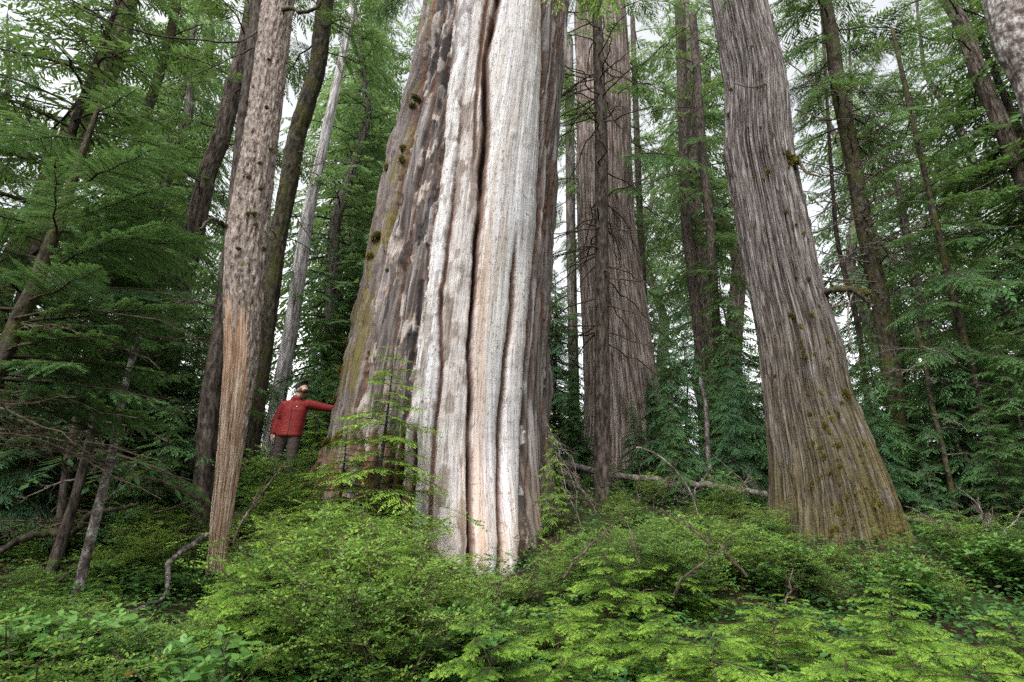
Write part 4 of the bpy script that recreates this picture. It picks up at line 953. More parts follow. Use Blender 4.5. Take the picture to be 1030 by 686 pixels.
for k in range(26):
    z = rng.uniform(1.9, 3.1); a = rng.uniform(-.7, 1.6)
    b = Buf(); place(b, dead_twig(rng, rng.uniform(.8, 1.7), .010, 14, 2, .2, .05), ax.at(z), Rm(a, rng.uniform(-.15, .25)))
    part('dead_branch', b, fir, [M['mossy_twig']])

# ------------------------------------------------------------------ prototype conifers
STRAIGHT = Axis.__new__(Axis)
def straight(h, r, lean=(0, 0)):
    a = Axis.__new__(Axis); z = np.linspace(-.3, h, 6)
    a.A = np.stack([lean[0]*z+.02*h*np.sin(z*.7), lean[1]*z+.02*h*np.cos(z*.6), z], 1); a.R = r*np.clip(1-z/h*.93, .04, 1); return a
def make_proto(name, h, r, lod, n, L0, L1, z0, bark, leaf, seed, droop=.3, el=(-.4, .15), gap=.12, dead=0, wide=.45):
    rng = np.random.default_rng(seed); a = straight(h, r, rng.normal(0, .02, 2))
    tm = mesh_of('trunk', *trunk_mesh(a, 12, max(.15, h/60), r*.08, 6, .2, .3, seed, .8, base=0), [bark])
    b = crown_on(a, rng, n, z0, h*.99, L0, L1, lod, droop, el, wide=wide, gap=gap, power=.9)
    if dead:
        for k in range(dead):
            z = rng.uniform(z0*.3, z0*1.3); q = dead_twig(rng, L0*rng.uniform(.5, 1.0), .012, 8, 2, .25); place(b, q, a.at(z), Rm(rng.uniform(0, 6.3), rng.uniform(-.3, .1)))
    V, Fq, Mi, T = b.arrays(); cm = mesh_of('crown', V, Fq, Mi, T, [M['twig'], leaf])
    return dict(h=h, trunk=tm, crown=cm)
COUNT = {}
def plant(name, pr, loc, rz, s, label, cat, group, parts=('trunk', 'crown'), tilt=(0, 0), sz=None):
    r = empty(name, loc, label, cat, group); r.rotation_euler = (tilt[0], tilt[1], rz); r.scale = (s, s, sz or s)
    for p_ in parts: obj(p_, pr[p_], r)
    return r

tall = [make_proto('t', 24, .34, 'far', 120, 3.6, 1.0, 4.5, M['bark_far'], M['far_needles_lightened'], 1, .35, gap=.25), make_proto('t', 27, .42, 'far', 110, 3.8, 1.2, 8, M['bark_far'], M['far_needles_lightened'], 2, .4, gap=.35),
        make_proto('t', 20, .26, 'far', 120, 3.0, .6, 2.5, M['bark_far'], M['far_needles_lightened'], 3, .3, gap=.25), make_proto('t', 26, .50, 'far', 90, 4.0, 1.4, 11, M['bark'], M['far_needles_lightened'], 4, .45, gap=.4)]
mids = [make_proto('m', 7.5, .085, 'low', 105, 1.9, .3, .5, M['bark_dark'], M['needles'], 11, .3, dead=10), make_proto('m', 6, .075, 'low', 95, 1.7, .3, .3, M['bark_dark'], M['needles'], 12, .25, dead=8),
        make_proto('m', 9, .10, 'low', 105, 2.0, .4, 1.2, M['bark'], M['blue_needles'], 13, .35, dead=12)]
near = [make_proto('n', 4.0, .045, 'mid', 70, 1.35, .2, .25, M['bark_dark'], M['needles'], 21, .22, el=(-.25, .2)), make_proto('n', 3.2, .04, 'mid', 60, 1.2, .2, .15, M['bark_dark'], M['bright_needles'], 22, .2, el=(-.25, .2)),
        make_proto('n', 3.6, .045, 'mid', 55, 1.3, .25, .4, M['bark'], M['blue_needles'], 23, .3, el=(-.35, .1), gap=.2)]
rng = np.random.default_rng(5)
# far forest: every tree stands by itself; a gap is left open where bright sky shows
def gapok(px, Y, w=26):
    return not (262 < px < 330)
zones = [(-260, 120, 'pale-tinted forest trees standing far off on the left side'), (120, 262, 'pale-tinted forest trees far behind the flaky-barked tree'), (330, 470, 'pale-tinted forest trees far off left of the giant cedar'),
         (545, 740, 'pale-tinted forest trees far behind the gap right of the giant cedar'), (740, 900, 'pale-tinted forest trees far behind the leaning cedar'), (900, 1290, 'pale-tinted forest trees standing far off on the right side')]
def zone_of(px, zs):
    for a, b, l in zs:
        if a <= px < b: return l
    return None
nfar = 0
for Yd, cnt in ((17, 3), (21, 5), (26, 7), (32, 9), (40, 12), (50, 14)):
    for k in range(cnt):
        px = -240+(k+rng.uniform(.1, .9))/cnt*1510
        z_ = zone_of(px, zones)
        if z_ is None or 455 < px < 545: continue
        Yj = Yd*rng.uniform(.92, 1.1); x = (px-515)/F*Yj*1.05; t_ = tall[rng.integers(4)]
        if Yd < 20 and 560 < px < 660: continue
        plant('forest_tree', t_, (x, Yj, gz(x, Yj)-.1), rng.uniform(0, 6.3), rng.uniform(.85, 1.25), z_.replace('trees', 'tree', 1), 'tree', z_, tilt=(rng.normal(0, .02), rng.normal(0, .02)))
        nfar += 1
for (px, Yd, k_, s_) in ((925, 18, 2, 1.), (1000, 21, 0, 1.1), (862, 27, 1, 1.1), (342, 19, 2, 1.), (398, 18, 2, 1.1), (360, 27, 1, 1.1)):
    x = (px-515)/F*Yd*1.1; plant('forest_tree', tall[k_], (x, Yd, gz(x, Yd)-.1), rng.uniform(0, 6.3), s_, zone_of(px, zones).replace('trees', 'tree', 1), 'tree', zone_of(px, zones))
for k in range(26):   # unseen trees added at both sides and behind the camera to shade the scene
    if k < 10: x, Yd = 12+(k % 3)*4.5+rng.uniform(-1, 1), -6+k*2.6
    elif k < 19: x, Yd = -12.5-(k % 3)*4.5+rng.uniform(-1, 1), -6+(k-10)*2.6
    else: x, Yd = -13+(k-19)*4.6+rng.uniform(-1, 1), -13-(k % 2)*4
    if Yd > 2: x += math.copysign((Yd-2)*1.15, x)
    plant('forest_tree', tall[k % 4], (x, Yd, gz(x, Yd)-.1), rng.uniform(0, 6.3), rng.uniform(.8, 1.05), 'unseen tall forest tree added beside and behind the viewer to shade the scene', 'tree', 'unseen tall shading trees added beside and behind the viewer')
# distant woods as one mass
b = Buf()
for k in range(420):
    Yj = rng.uniform(58, 95); x = rng.uniform(-1.3, 1.3)*Yj; z = gz(x, Yj)+rng.uniform(0, 1)**1.3*11
    place(b, protos(4.0, 'far', .4)[rng.integers(3)], np.array([x, Yj, z]), Rm(rng.uniform(0, 6.3), rng.uniform(-.5, .1)), rng.uniform(1, 2.2))
V, Fq, Mi, T = b.arrays(); o = obj('distant_woods', mesh_of('distant_woods', V, Fq, Mi, T, [M['twig'], M['far_needles_lightened']])); tag(o, 'pale-tinted green mass of woods beyond the forest trees', 'woods', kind='stuff')

def by_top(name, prs, px, pytop, Yd, label, cat, group=None, which=None, rz=None, smin=.3, wmul=1.0, tilt=None):
    dep = proj(np.array([0, Yd, 2.]))[2]; x = (px-515)/F*dep
    z0 = gz(x, Yd); zt = P(px, pytop, Yd)[2]; pr = prs[rng.integers(len(prs)) if which is None else which]
    s = max(smin, (zt-z0)/pr['h'])
    return plant(name, pr, (x, Yd, z0-.03), rng.uniform(0, 6.3) if rz is None else rz, s*wmul, label, cat, group, sz=s, tilt=tilt or (rng.normal(0, .03), rng.normal(0, .03)))
ZM = [(-400, 130, 'mid-height dark green hemlocks crowding the left edge'), (130, 345, 'mid-height hemlocks behind the hiker and the flaky-barked tree'), (545, 800, 'mid-height dark hemlocks beyond the fallen log'), (800, 1500, 'mid-height dark hemlocks crowding the right edge')]
def sing(s): return s.replace('hemlocks', 'hemlock', 1)
lst = [(690, 318, 12), (740, 330, 11.2), (655, 395, 12.8), (930, 300, 12.5), (1005, 270, 10.5), (905, 330, 10.8), (965, 290, 9.6), (1040, 330, 8.6), (1080, 300, 9.5), (1000, 400, 8.2), (900, 400, 9.6), (730, 410, 10.2), (680, 430, 9.8), (640, 440, 11.5), (870, 290, 14), (950, 350, 11), (1060, 420, 7.4), (580, 380, 13), (572, 250, 15.5), (563, 270, 17), (660, 330, 17), (668, 300, 15.5), (760, 250, 15), (840, 300, 13.5), (935, 455, 8.6),
       (40, 270, 8.6), (100, 320, 8.2), (150, 270, 11), (185, 300, 9.8), (60, 370, 7.4), (200, 370, 10.5), (150, 400, 8.4), (-40, 260, 7.5), (-20, 380, 6.5), (95, 240, 13), (10, 220, 12), (215, 300, 13), (120, 440, 7.8), (20, 440, 7.0), (185, 440, 9.2),
       (-5, -70, 8.0), (1120, -40, 10.5), (62, 150, 8.2), (125, 190, 9.5), (182, 225, 8.6), (28, 330, 6.8), (205, 330, 8.8), (165, 395, 7.4), (120, 470, 7.2), (180, 480, 8.2), (40, 480, 7.0), (150, 520, 7.6),
       (312, 300, 13.5), (345, 250, 14.5), (330, 350, 11.5), (300, 345, 12.4), (375, 210, 15), (350, 380, 11), (250, 350, 14), (295, 430, 11)]
for (x_, y_, Yd) in lst:
    l_ = zone_of(x_, ZM) or ZM[0][2]
    by_top('hemlock', mids if Yd > 9 else near, x_, y_, Yd, sing(l_), 'tree', l_, which=None if Yd > 9 else rng.choice([0, 0, 2]))
# second understory row fills between
for k in range(56):
    Yd = rng.uniform(10, 20); px = rng.choice([rng.uniform(-150, 230), rng.uniform(560, 790), rng.uniform(840, 1180), rng.uniform(325, 360)], p=[.33, .24, .38, .05]); l_ = zone_of(px, ZM)
    if l_ is None: continue
    by_top('hemlock', mids, px, rng.uniform(300, 450), Yd, sing(l_), 'tree', l_)
# bright little hemlock at the giant's left foot
by_top('hemlock_sapling', near, 378, 346, 6.45, 'bright green hemlock sapling against the left foot of the giant cedar', 'sapling', which=1, wmul=1.2)
by_top('hemlock_sapling', near, 346, 424, 6.5, 'low bright hemlock sapling below the taller one at the giant cedar', 'sapling', which=1, wmul=1.5)
by_top('hemlock_sapling', near, 556, 425, 7.6, 'small hemlock sapling in the twigs at the right foot of the giant cedar', 'sapling', which=1, wmul=.6)
by_top('hemlock_sapling', near, 318, 400, 9.6, 'hemlock sapling right behind the outstretched arm of the hiker', 'sapling', which=1, wmul=1)
by_top('hemlock_sapling', near, 262, 440, 8.1, 'hemlock sapling hiding the legs of the hiker on the left', 'sapling', which=1, wmul=.8)
# ------------------------------------------------------------------ undergrowth prototypes
def sap_proto(h, n, L, seed, leaf):
    rng = np.random.default_rng(seed); a = straight(h, .012, rng.normal(0, .05, 2))
    tm = mesh_of('stem', *trunk_mesh(a, 8, .06, .001, 4, .1, .05, seed, 1, base=0), [M['twig']]); b = Buf()
    for k in range(n):
        u = (k+.5)/n; z = h*(.10+.89*u); l = L*(1-u)**.7*rng.uniform(.7, 1.15)+.10; lp = .6 if l > .42 else .3
        place(b, protos(lp, 'hi', .22 if lp > .5 else .25, .42, .06)[rng.integers(3)], a.at(z), Rm(k*2.4+rng.normal(0, .3), rng.uniform(-.05, .30), rng.normal(0, .12)), l/lp)
    V, Fq, Mi, T = b.arrays(); return dict(h=h, stem=tm, foliage=mesh_of('foliage', V, Fq, Mi, T, [M['twig'], leaf]))
saps = [sap_proto(1.1, 24, .62, 1, M['bright_needles']), sap_proto(.9, 20, .58, 2, M['bright_needles']), sap_proto(1.3, 26, .60, 3, M['bright_needles']), sap_proto(1.2, 22, .55, 4, M['needles'])]
def leaves6(buf, Bp, D, S, L, W, m=1, T=.5, droopv=0.):
    "ovate leaf: two folded quads"
    N = len(Bp); L = np.broadcast_to(L, (N,))[:, None]; W = np.broadcast_to(W, (N,))[:, None]; nr = np.cross(S, D)
    l1 = Bp+D*L*.28+S*W*.46+nr*W*.08; l2 = Bp+D*L*.66+S*W*.40+nr*W*.06-nr*L*droopv*.3; tp = Bp+D*L-nr*L*droopv*.6
    r1 = Bp+D*L*.28-S*W*.46+nr*W*.08; r2 = Bp+D*L*.66-S*W*.40+nr*W*.06-nr*L*droopv*.3
    V = np.stack([Bp, l1, l2, tp, r2, r1], 1); i = np.arange(N)[:, None]*6
    Fq = np.concatenate([i+np.array([[0, 1, 2, 3]]), i+np.array([[0, 3, 4, 5]])], 0); T = np.repeat(np.broadcast_to(T, (N,)), 6); buf.add(V, Fq, m, T)
def shrub_proto(h, seed, stems=11, leaf=.021, m_=None):
    "huckleberry: arching stems, flat twig layers, small oval leaves"
    rng = np.random.default_rng(seed); w = Buf(); b = Buf()
    for k in range(stems):
        a = k*2.4+rng.normal(0, .3); out_ = rng.uniform(.15, .62)*h; hh = h*rng.uniform(.6, 1.05); t = np.linspace(0, 1, 9)
        C = np.stack([np.cos(a)*out_*t**1.5, np.sin(a)*out_*t**1.5, hh*(t-.12*t*t)/.88], 1)+np.cumsum(rng.normal(0, .012, (9, 3)), 0)*h
        C[0] = [.02*math.cos(a), .02*math.sin(a), -.03]
        tubes(w, C[None], (.005*(1-.75*t)+.0012)[None], 4, 0, .4)
        n = 15; u = rng.uniform(.22, 1, n); B = np.stack([np.interp(u, t, C[:, i]) for i in range(3)], 1)
        az = rng.uniform(0, 6.3, n); D = np.stack([np.cos(az), np.sin(az), rng.uniform(-.05, .55, n)], 1); D = unit(D); l = h*rng.uniform(.16, .36, n)
        s = np.linspace(0, 1, 5); pts = B[:, None]+D[:, None]*(l[:, None]*s)[..., None]; pts[:, :, 2] -= .25*l[:, None]*s**2
        tubes(w, pts, np.tile(.0018*(1-.6*s), (n, 1)), 3, 0, .4)
        # twiglets
        m2 = n*4; q = np.repeat(np.arange(n), 4); uu = rng.uniform(.2, 1, m2); B2 = B[q]+D[q]*(l[q]*uu)[:, None]; B2[:, 2] -= .25*l[q]*uu**2
        D2 = rotz(D[q], rng.choice([-1, 1], m2)*rng.uniform(.5, 1.1, m2)); D2[:, 2] += rng.normal(0, .12, m2); D2 = unit(D2); l2 = l[q]*rng.uniform(.25, .5, m2)
        AB = np.concatenate([B, B2]); AD = np.concatenate([D, D2]); AL = np.concatenate([l, l2])
        nl = np.maximum(3, (AL/(leaf*.52)).astype(int)); i = np.repeat(np.arange(len(AB)), nl); j = np.arange(len(i))-np.repeat(np.cumsum(nl)-nl, nl)
        f_ = (j+.6)/nl[i]; Bp = AB[i]+AD[i]*(AL[i]*f_)[:, None]; Bp[:, 2] -= np.where(i < n, .25, 0)*AL[i]*f_**2
        sd = np.where(j % 2 == 0, 1., -1.); Dl = rotz(AD[i], sd*rng.uniform(.7, 1.2, len(i))); Dl[:, 2] += rng.normal(0, .25, len(i)); Dl = unit(Dl)
        Sl = unit(np.cross(Dl, np.array([0, 0, 1.]))+rng.normal(0, .30, Dl.shape)); Sl = unit(Sl-Dl*np.sum(Sl*Dl, -1, keepdims=True))
        ln = leaf*rng.uniform(.6, 1.2, len(i))
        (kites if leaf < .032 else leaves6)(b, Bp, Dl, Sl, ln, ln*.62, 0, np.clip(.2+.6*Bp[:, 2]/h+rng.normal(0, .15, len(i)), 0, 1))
    V, Fq, Mi, T = w.arrays(); sm = mesh_of('stems', V, Fq, Mi, T, [M['twig']]); V, Fq, Mi, T = b.arrays()
    return dict(h=h, stem=sm, arr=(w.arrays(), (V, Fq, Mi, T)), slot=2 if m_ is M['broad_leaves'] else 1, foliage=mesh_of('foliage', V, Fq, Mi, T, [m_ or M['berry_leaves']]))
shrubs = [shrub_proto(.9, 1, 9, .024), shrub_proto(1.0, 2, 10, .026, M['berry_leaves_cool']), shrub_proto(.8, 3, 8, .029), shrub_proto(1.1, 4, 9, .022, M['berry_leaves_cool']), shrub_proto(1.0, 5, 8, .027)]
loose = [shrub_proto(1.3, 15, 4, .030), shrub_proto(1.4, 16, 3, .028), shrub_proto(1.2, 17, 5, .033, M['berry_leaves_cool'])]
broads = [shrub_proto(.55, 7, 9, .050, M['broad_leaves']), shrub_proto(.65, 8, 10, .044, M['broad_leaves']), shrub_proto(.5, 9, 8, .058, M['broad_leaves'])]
def plant2(name, pr, x, y, s, label, cat, group=None, rz=None, sz=None):
    return plant(name, pr, (x, y, gz(x, y)-.02), rng.uniform(0, 6.3) if rz is None else rz, s, label, cat, group, parts=('stem', 'foliage'), tilt=(rng.normal(0, .08), rng.normal(0, .08)), sz=sz)
def top2(name, prs, px, pytop, Yd, label, cat, group=None, wm=1.0, which=None, smax=1.6):
    zt = P(px, pytop, Yd); x = zt[0]; z0 = gz(x, Yd); pr = prs[rng.integers(len(prs)) if which is None else which]
    s = min(smax, max(.35, (zt[2]-z0)/pr['h'])); return plant2(name, pr, x, Yd, s*wm, label, cat, group, sz=s)
SK = SK_ = lambda px: np.interp(px, [-100, 0, 100, 190, 222, 262, 305, 350, 400, 450, 490, 530, 560, 620, 700, 745, 800, 850, 900, 960, 1030, 1130], [575, 588, 614, 625, 620, 540, 498, 494, 516, 556, 588, 560, 536, 524, 508, 508, 528, 556, 550, 535, 522, 512])
# near hemlock saplings, lower right (each labelled by where it stands)
SP2 = [(540+i*31+rng.uniform(-10, 10), 600+25*((i*7) % 4)/2+rng.uniform(-6, 22), rng.uniform(2.5, 4.2)) for i in range(16)]
for (px, pt, Yd) in SP2: top2('hemlock_sapling', saps[:3], px, pt, Yd, 'lime-tipped hemlock sapling in the mass of flat bright tiers, lower right', 'sapling', 'lime-tipped hemlock saplings massed at the lower right', 1.15, None, 2.)
SP3 = [(px, SK_(px)+rng.uniform(4, 60), rng.uniform(3.2, 5.5)) for px in (20, 95, 180, 255, 300, 352, 398, 436, 330, 470, 410, 265, 240, 285, 318, 372, 448, 390, 345)]
for (px, pt, Yd) in SP3: top2('hemlock_sapling', saps[:3], px, pt, Yd, 'hemlock sapling poking out of the shrubs in the left half', 'sapling', 'hemlock saplings among the shrubs in the left half', 1.1, None, 1.5)
for q in ((875, 572, 3.5, 2, 'sapling whose pale green tip rises highest before the leaning cedar'), (770, 592, 3.1, 0, 'sapling with flat bright tiers left of the tallest near one'), (905, 622, 2.9, 1, 'sapling spreading bright tiers towards the lower right corner'), (610, 545, 4.3, 0, 'sapling with lime tips below the right side of the giant cedar'),
          (660, 600, 3.2, 2, 'sapling with flat lime tiers at the bottom centre right'), (560, 590, 3.9, 1, 'small sapling before the pale buttress foot'), (720, 628, 2.6, 1, 'low sapling at the bottom edge, right of centre'), (830, 640, 2.6, 0, 'low wide sapling at the bottom edge, nearest the camera'), (975, 640, 2.7, 1, 'low sapling in the lower right corner'),
          (660, 545, 5.0, 1, 'pale sapling among huckleberries below the fallen log'), (800, 540, 5.6, 3, 'dark feathery sapling at the left foot of the leaning cedar'), (720, 515, 6.6, 3, 'feathery blue-green sapling in front of the fallen log'), (775, 512, 7.0, 3, 'feathery sapling between the fallen log and the leaning cedar'), (505, 628, 3.4, 0, 'lime sapling at the bottom centre under the pale buttress')):
    top2('hemlock_sapling', saps, q[0], q[1], q[2], 'hemlock '+q[4], 'sapling', None, 1.25, q[3], 2.2)
# huckleberry and broadleaf undergrowth
ZB = [(-300, 215, 'shrubs in the shade left of the bare orange wood', 'broad'), (215, 330, 'huckleberry shrubs between the orange wood and the giant cedar', 'b'), (330, 430, 'huckleberry shrubs below the left foot of the giant cedar', 'b'), (430, 560, 'huckleberry shrubs around the pale buttress foot', 'b'), (560, 700, 'huckleberry shrubs below the fallen log', 'b'), (700, 860, 'huckleberry shrubs before the leaning cedar', 'b'), (860, 1500, 'broad-leaved shrubs filling the lower right', 'broad')]
cnt = 0
for k in range(560):
    Yd = 2.7+6.2*rng.random()**1.1; px = rng.uniform(-120, 1150)
    for a, b_, l_, kind_ in ZB:
        if a <= px < b_: break
    if 455 < px < 530 and Yd > 6.2: continue
    if Yd > 7.4 and 340 < px < 560: continue
    if Yd > 7.2 and 780 < px < 905: continue
    if px < 205 and Yd > 8.5: continue
    if 225 < px < 470 and Yd < 4.8 and rng.random() < .5: continue
    if px > 500 and Yd < 5.0 and (rng.random() < .93 or Yd < 3.6): continue
    pt = max(SK_(px)+rng.gamma(1.5, 10), 0); zt = P(px, pt, Yd)[2]; x = P(px, pt, Yd)[0]; h_ = zt-gz(x, Yd)
    if h_ < .22: continue
    if kind_ == 'broad': prs, cat = (broads if rng.random() < .75 else shrubs), 'shrub'
    else: prs, cat = (shrubs if rng.random() < .82 else broads), 'shrub'
    pr = prs[rng.integers(len(prs))]; s = min(h_/pr['h'], rng.uniform(.55, 1.25))
    plant2('shrub', pr, x, Yd, max(.5, s)*1.05, l_.replace('shrubs', 'shrub', 1), cat, l_, sz=max(.4, s)); cnt += 1
for k in range(64):
    px = rng.uniform(20, 1010); Yd = rng.uniform(3.0, 6.2)
    if 455 < px < 530 and Yd > 5.8: continue
    if 60 < px < 235 and Yd > 4.2: continue
    if px > 500 and Yd < 4.9: continue
    for a, b_, l_, kind_ in ZB:
        if a <= px < b_: break
    top2('shrub', loose, px, SK_(px)-14+rng.gamma(1.6, 16), Yd, l_.replace('shrubs', 'shrub', 1), 'shrub', l_, 1.0, None, 1.3)
ub = Buf()
for k in range(330):
    Yd = rng.uniform(6.2, 12.5) if k % 3 else rng.uniform(5.6, 8); px = rng.choice([rng.uniform(-60, 205) if k % 2 else rng.uniform(70, 205), rng.uniform(225, 330), rng.uniform(555, 775), rng.uniform(895, 1100)], p=[.42, .14, .26, .18])
    for a, b_, l_, kind_ in ZB:
        if a <= px < b_: break
    x = (px-515)/F*(Yd*.97+.1)
    if 262 < px < 305 and 8.0 < Yd < 9.0: continue
    if 555 < px < 800 and Yd < 10.6 and rng.random() < .7: continue
    prs = broads if rng.random() < .55 else shrubs
    s_ = rng.uniform(.45, .8); pr = prs[rng.integers(len(prs))]; Rz = Rm(rng.uniform(0, 6.3), 0)@np.diag([1, 1, rng.uniform(.7, 1)])
    for q_, sl in ((pr['arr'][0], 0), (pr['arr'][1], pr['slot'])): place(ub, (q_[0], q_[1], np.full(len(q_[1]), sl), q_[3]), np.array([x, Yd, gz(x, Yd)-.02]), Rz, s_)
V, Fq, Mi, T = ub.arrays(); o = obj('undergrowth', mesh_of('undergrowth', V, Fq, Mi, T, [M['twig'], M['berry_leaves'], M['broad_leaves']])); tag(o, 'low leafy undergrowth on the rise round and behind the big trunks', 'undergrowth', kind='stuff')
for (px, Yd, s_) in ((280, 7.6, .85), (293, 7.5, .85), (268, 7.9, .75), (282, 8.0, .65), (296, 8.0, .7), (255, 8.2, .8), (310, 8.0, .6), (322, 7.7, .6), (275, 7.5, .7)):
    plant2('shrub', shrubs[rng.integers(5)], (px-515)/F*(Yd*.97), Yd, s_, 'leafy huckleberry shrub round the legs of the hiker', 'shrub', 'huckleberry shrubs round the legs of the hiker')
# ground cover: broad leaves and litter on the soil
b = Buf(); n = 90000
gy_ = 2.2+11*rng.random(n)**1.4; gx_ = rng.uniform(-1.15, 1.15, n)*(gy_+1)
gz_ = ground(gx_, gy_); az = rng.uniform(0, 6.3, n); D = unit(np.stack([np.cos(az), np.sin(az), rng.normal(.1, .3, n)], 1)); S = unit(np.cross(D, [0, 0, 1.])+rng.normal(0, .25, (n, 3)))
den = vn(gx_*1.1, gy_*1.1, gx_*0, 91); k_ = den > .18; hh = rng.uniform(.03, .28, n)*np.clip(den*1.4, .3, 1.2)
leaves6(b, np.stack([gx_, gy_, gz_+hh], 1)[k_], D[k_], S[k_], rng.uniform(.03, .065, n)[k_], rng.uniform(.02, .042, n)[k_], 0, rng.uniform(0, .75, n)[k_], .3)
V, Fq, Mi, T = b.arrays(); o = obj('ground_cover', mesh_of('ground_cover', V, Fq, Mi, T, [M['broad_leaves']])); tag(o, 'low broad green leaves covering the forest floor', 'ground cover', kind='stuff')
b = Buf(); n = 16000; gy_ = 2.2+11*rng.random(n)**1.3; gx_ = rng.uniform(-1.15, 1.15, n)*(gy_+1); az = rng.uniform(0, 6.3, n); D = unit(np.stack([np.cos(az), np.sin(az), rng.normal(0, .2, n)], 1)); S = unit(np.cross(D, [0, 0, 1.])+rng.normal(0, .2, (n, 3)))
leaves6(b, np.stack([gx_, gy_, ground(gx_, gy_)+.03], 1), D, S, rng.uniform(.03, .07, n), rng.uniform(.015, .03, n), 0, rng.random(n), .2)
V, Fq, Mi, T = b.arrays(); o = obj('leaf_litter', mesh_of('leaf_litter', V, Fq, Mi, T, [M['litter']])); tag(o, 'brown dead leaves scattered on the forest floor', 'leaf litter', kind='stuff')
# two seedlings with large pale leaves at the bottom edge
for (x_, y_, Yd, lab, nl, L_) in ((722, 668, 2.7, 'broadleaf seedling with large pale green leaves at the bottom edge, right of centre', 8, .085), (100, 664, 3.4, 'broadleaf seedling with large yellow-green leaves near the bottom left', 5, .10)):
    p = P(x_, y_, Yd); z0 = gz(p[0], Yd); e = empty('seedling', (p[0], Yd, z0), lab, 'seedling'); hgt_ = max(.15, p[2]-z0)
    w = Buf(); C = np.array([[0, 0, -.02], [.01, 0, hgt_*.5], [0, .01, hgt_]])+np.array([p[0], Yd, z0]); tubes(w, C[None], np.full((1, 3), .003), 5); part('stem', w, e, [M['twig']])
    for k in range(nl):
        a = k*2.4; D = unit(np.array([[math.cos(a), math.sin(a), rng.uniform(-.2, .35)]])); S = unit(np.cross(D, [0, 0, 1.])); w = Buf()
        leaves6(w, C[-1][None]+D*.02-[[0, 0, .02*k]], D, S, L_*rng.uniform(.8, 1.1), L_*.5, 0, .95, .3); part('leaf', w, e, [M['bright_needles']])

# ------------------------------------------------------------------ fallen wood
cable('fallen_log', [P(545, 462, 11), P(575, 467, 10.6), P(612, 477, 10.2), P(656, 482, 9.9), P(700, 487, 9.6), P(738, 492, 9.3), P(782, 500, 8.9)], .070, .052, None, M['log_bark'], 'slender grey fallen log lying between the giant and the leaning cedar', 14, .03, cat='log')
cable('fallen_log', [P(880, 516, 8.9), P(897, 519, 8.7), P(935, 525, 8.4), P(960, 528, 8.2)], .045, .035, None, M['log_bark'], 'short pale fallen pole at the right foot of the leaning cedar', 10, .04, cat='log', seed=3)
W = [([P(640, 450, 7.6), P(652, 453, 7.5), P(662, 458, 7.4), P(672, 466, 7.3), P(684, 478, 7.2), P(694, 494, 7.1), P(703, 520, 7.0), P(707, 536, 7.0)], .013, .009, 'pale arching dead stem crossing the fallen log'),
     ([P(209, 522, 6.3), P(206, 507, 6.2), P(190, 497, 6.0), P(160, 483, 5.9), P(126, 477, 5.8)], .022, .010, 'bare branch arching left from the orange wood'),
     ([P(207, 538, 6.3), P(184, 555, 6.0), P(170, 565, 5.8), P(168, 589, 5.5), P(163, 602, 5.3), P(133, 616, 5.0), P(102, 636, 4.7), P(86, 658, 4.5)], .030, .014, 'crooked lichen-spotted dead branch winding down from the orange wood'),
     ([P(-10, 560, 6.0), P(34, 538, 6.2), P(75, 534, 6.3), P(92, 516, 6.3), P(120, 512, 6.3), P(140, 505, 6.3)], .045, .022, 'mossy fallen branch lying across the left dead poles'),
     ([P(-6, 634, 3.9), P(8, 636, 3.9), P(27, 643, 3.85), P(29, 657, 3.8), P(17, 679, 3.75)], .011, .006, 'hooked dead twig in the bottom left corner'),
     ([P(-5, 640, 4.8), P(40, 600, 5.2), P(90, 560, 5.6)], .02, .01, 'thin bare stick slanting up at the left edge')]
for k, (pts, a, b_, l_) in enumerate(W):
    cable('dead_branch', pts, a, b_, None, [M['log_bark'], M['mossy_twig'], M['lichen_bark'], M['bark_moss'], M['lichen_bark'], M['mossy_twig']][k], l_, 8, .12, cat='branch', seed=k+20, K=34)
# piles of bare twigs
def twig_heap(label, spots, L, seed, m_):
    r = np.random.default_rng(seed)
    for (x_, y_, Yd, el, az) in spots:
        p = P(x_, y_, Yd); e = Buf(); place(e, dead_twig(r, L*r.uniform(.7, 1.2), .010, 12, 2, .2, .05), np.zeros(3), Rm(az, el)); V, Fq, Mi, T = e.arrays()
        o = obj('dead_branch', mesh_of('dead_branch', V, Fq, Mi, T, [m_]), None, p); tag(o, label[:-2]+'' if False else label, 'branch', label)
twig_heap('bare grey twigs tangled under the fallen log', [(590+i*13, 500+(i*7) % 18, 9.2, rng.uniform(.3, 1.4), rng.uniform(0, 6.3)) for i in range(15)], 1.0, 5, M['dead_twig'])
twig_heap('bare thin twigs standing in the foreground shrubs', [(235+i*37, 545+(i*31) % 80, 3.6+(i % 4)*.35, rng.uniform(.5, 1.3), rng.uniform(0, 6.3)) for i in range(16)], .55, 15, M['twig'])
twig_heap('bare grey twigs sticking up at the right edge', [(975+i*9, 540, 6.5, rng.uniform(.6, 1.3), rng.uniform(0, 6.3)) for i in range(6)], .7, 6, M['dead_twig'])
twig_heap('bare brown twigs in the shade at the left', [(20+i*17, 560-(i*23) % 70, 6.6, rng.uniform(-.1, .7), rng.uniform(0, 6.3)) for i in range(12)], 1.3, 7, M['mossy_twig'])
twig_heap('bare brown twigs tangled at the left foot of the giant cedar', [(325+i*11, 490+(i*13) % 24, 7.5, rng.uniform(.1, 1.2), rng.uniform(0, 6.3)) for i in range(9)], .7, 8, M['twig'])

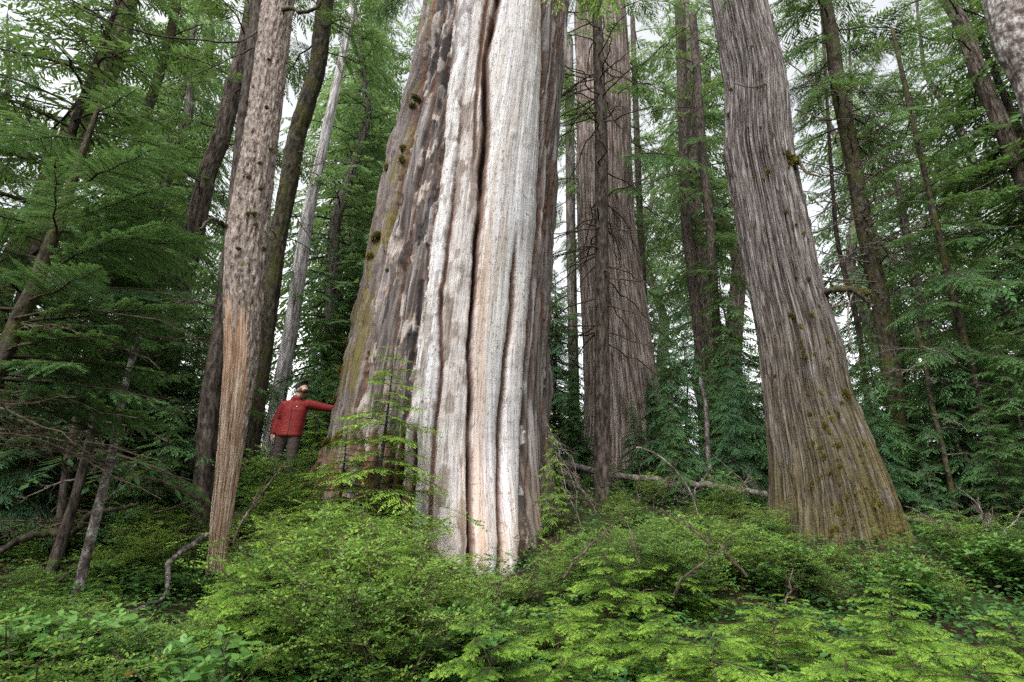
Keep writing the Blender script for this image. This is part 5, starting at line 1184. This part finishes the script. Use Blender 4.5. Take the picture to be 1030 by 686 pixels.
# ------------------------------------------------------------------ light
SUN_EL, SUN_AZ = 52, 205      # degrees; azimuth from +Y clockwise: behind the camera, to the left
w = bpy.data.worlds.new('World'); scene.world = w; w.use_nodes = True; nt = w.node_tree; nt.nodes.clear(); g = NT(nt)
out = nt.nodes.new('ShaderNodeOutputWorld'); bg = nt.nodes.new('ShaderNodeBackground'); sky = nt.nodes.new('ShaderNodeTexSky')
sky.sky_type = 'NISHITA'; sky.sun_disc = False; sky.sun_elevation = math.radians(SUN_EL); sky.sun_rotation = math.radians(SUN_AZ); sky.dust_density = 3; sky.air_density = 1
bw = nt.nodes.new('ShaderNodeRGBToBW'); g.l(sky.outputs[0], bw.inputs[0])
tc = nt.nodes.new('ShaderNodeTexCoord'); cl = nt.nodes.new('ShaderNodeTexNoise'); cl.inputs['Scale'].default_value = 2.5; cl.inputs['Detail'].default_value = 5; g.l(tc.outputs['Generated'], cl.inputs['Vector'])
cf = g.ramp(cl.outputs['Fac'], [(.35, (.72, .72, .72)), (.6, (.97, .97, .97))])
cloud = g.mix(1.0, g.math('MULTIPLY', bw.outputs[0], 5.0), (.97, .985, 1.0), 'MULTIPLY')
skyc = g.mix(cf, sky.outputs[0], cloud); g.l(skyc, bg.inputs['Color']); bg.inputs['Strength'].default_value = .15; g.l(bg.outputs[0], out.inputs['Surface'])
sd = bpy.data.lights.new('sun', 'SUN'); so = bpy.data.objects.new('sun', sd); COL.objects.link(so)
sd.energy = 1.1; sd.angle = math.radians(16); sd.color = (1, .95, .88)
az, el = math.radians(SUN_AZ), math.radians(SUN_EL)
dirv = Vector((math.sin(az)*math.cos(el), math.cos(az)*math.cos(el), math.sin(el))); so.rotation_euler = dirv.to_track_quat('Z', 'Y').to_euler(); so.location = dirv*30
scene.view_settings.view_transform = 'Standard'; scene.view_settings.look = 'None'; scene.view_settings.gamma = 1; scene.view_settings.exposure = .12
cy = scene.cycles
cy.max_bounces = 6; cy.diffuse_bounces = 3; cy.glossy_bounces = 2; cy.transmission_bounces = 3; cy.transparent_max_bounces = 4; cy.caustics_reflective = False; cy.caustics_refractive = False
cy.use_denoising = False
for y_ in (40, 100, 200, 300, 400, 455):
    h_ = [x for x in range(300, 620) if hit(gbvh, x, y_)[0] is not None]; print('giant', y_, h_[0], h_[-1])
print('far trees', nfar, 'shrubs', cnt, 'tris', sum(len(me.polygons) for me in bpy.data.meshes))
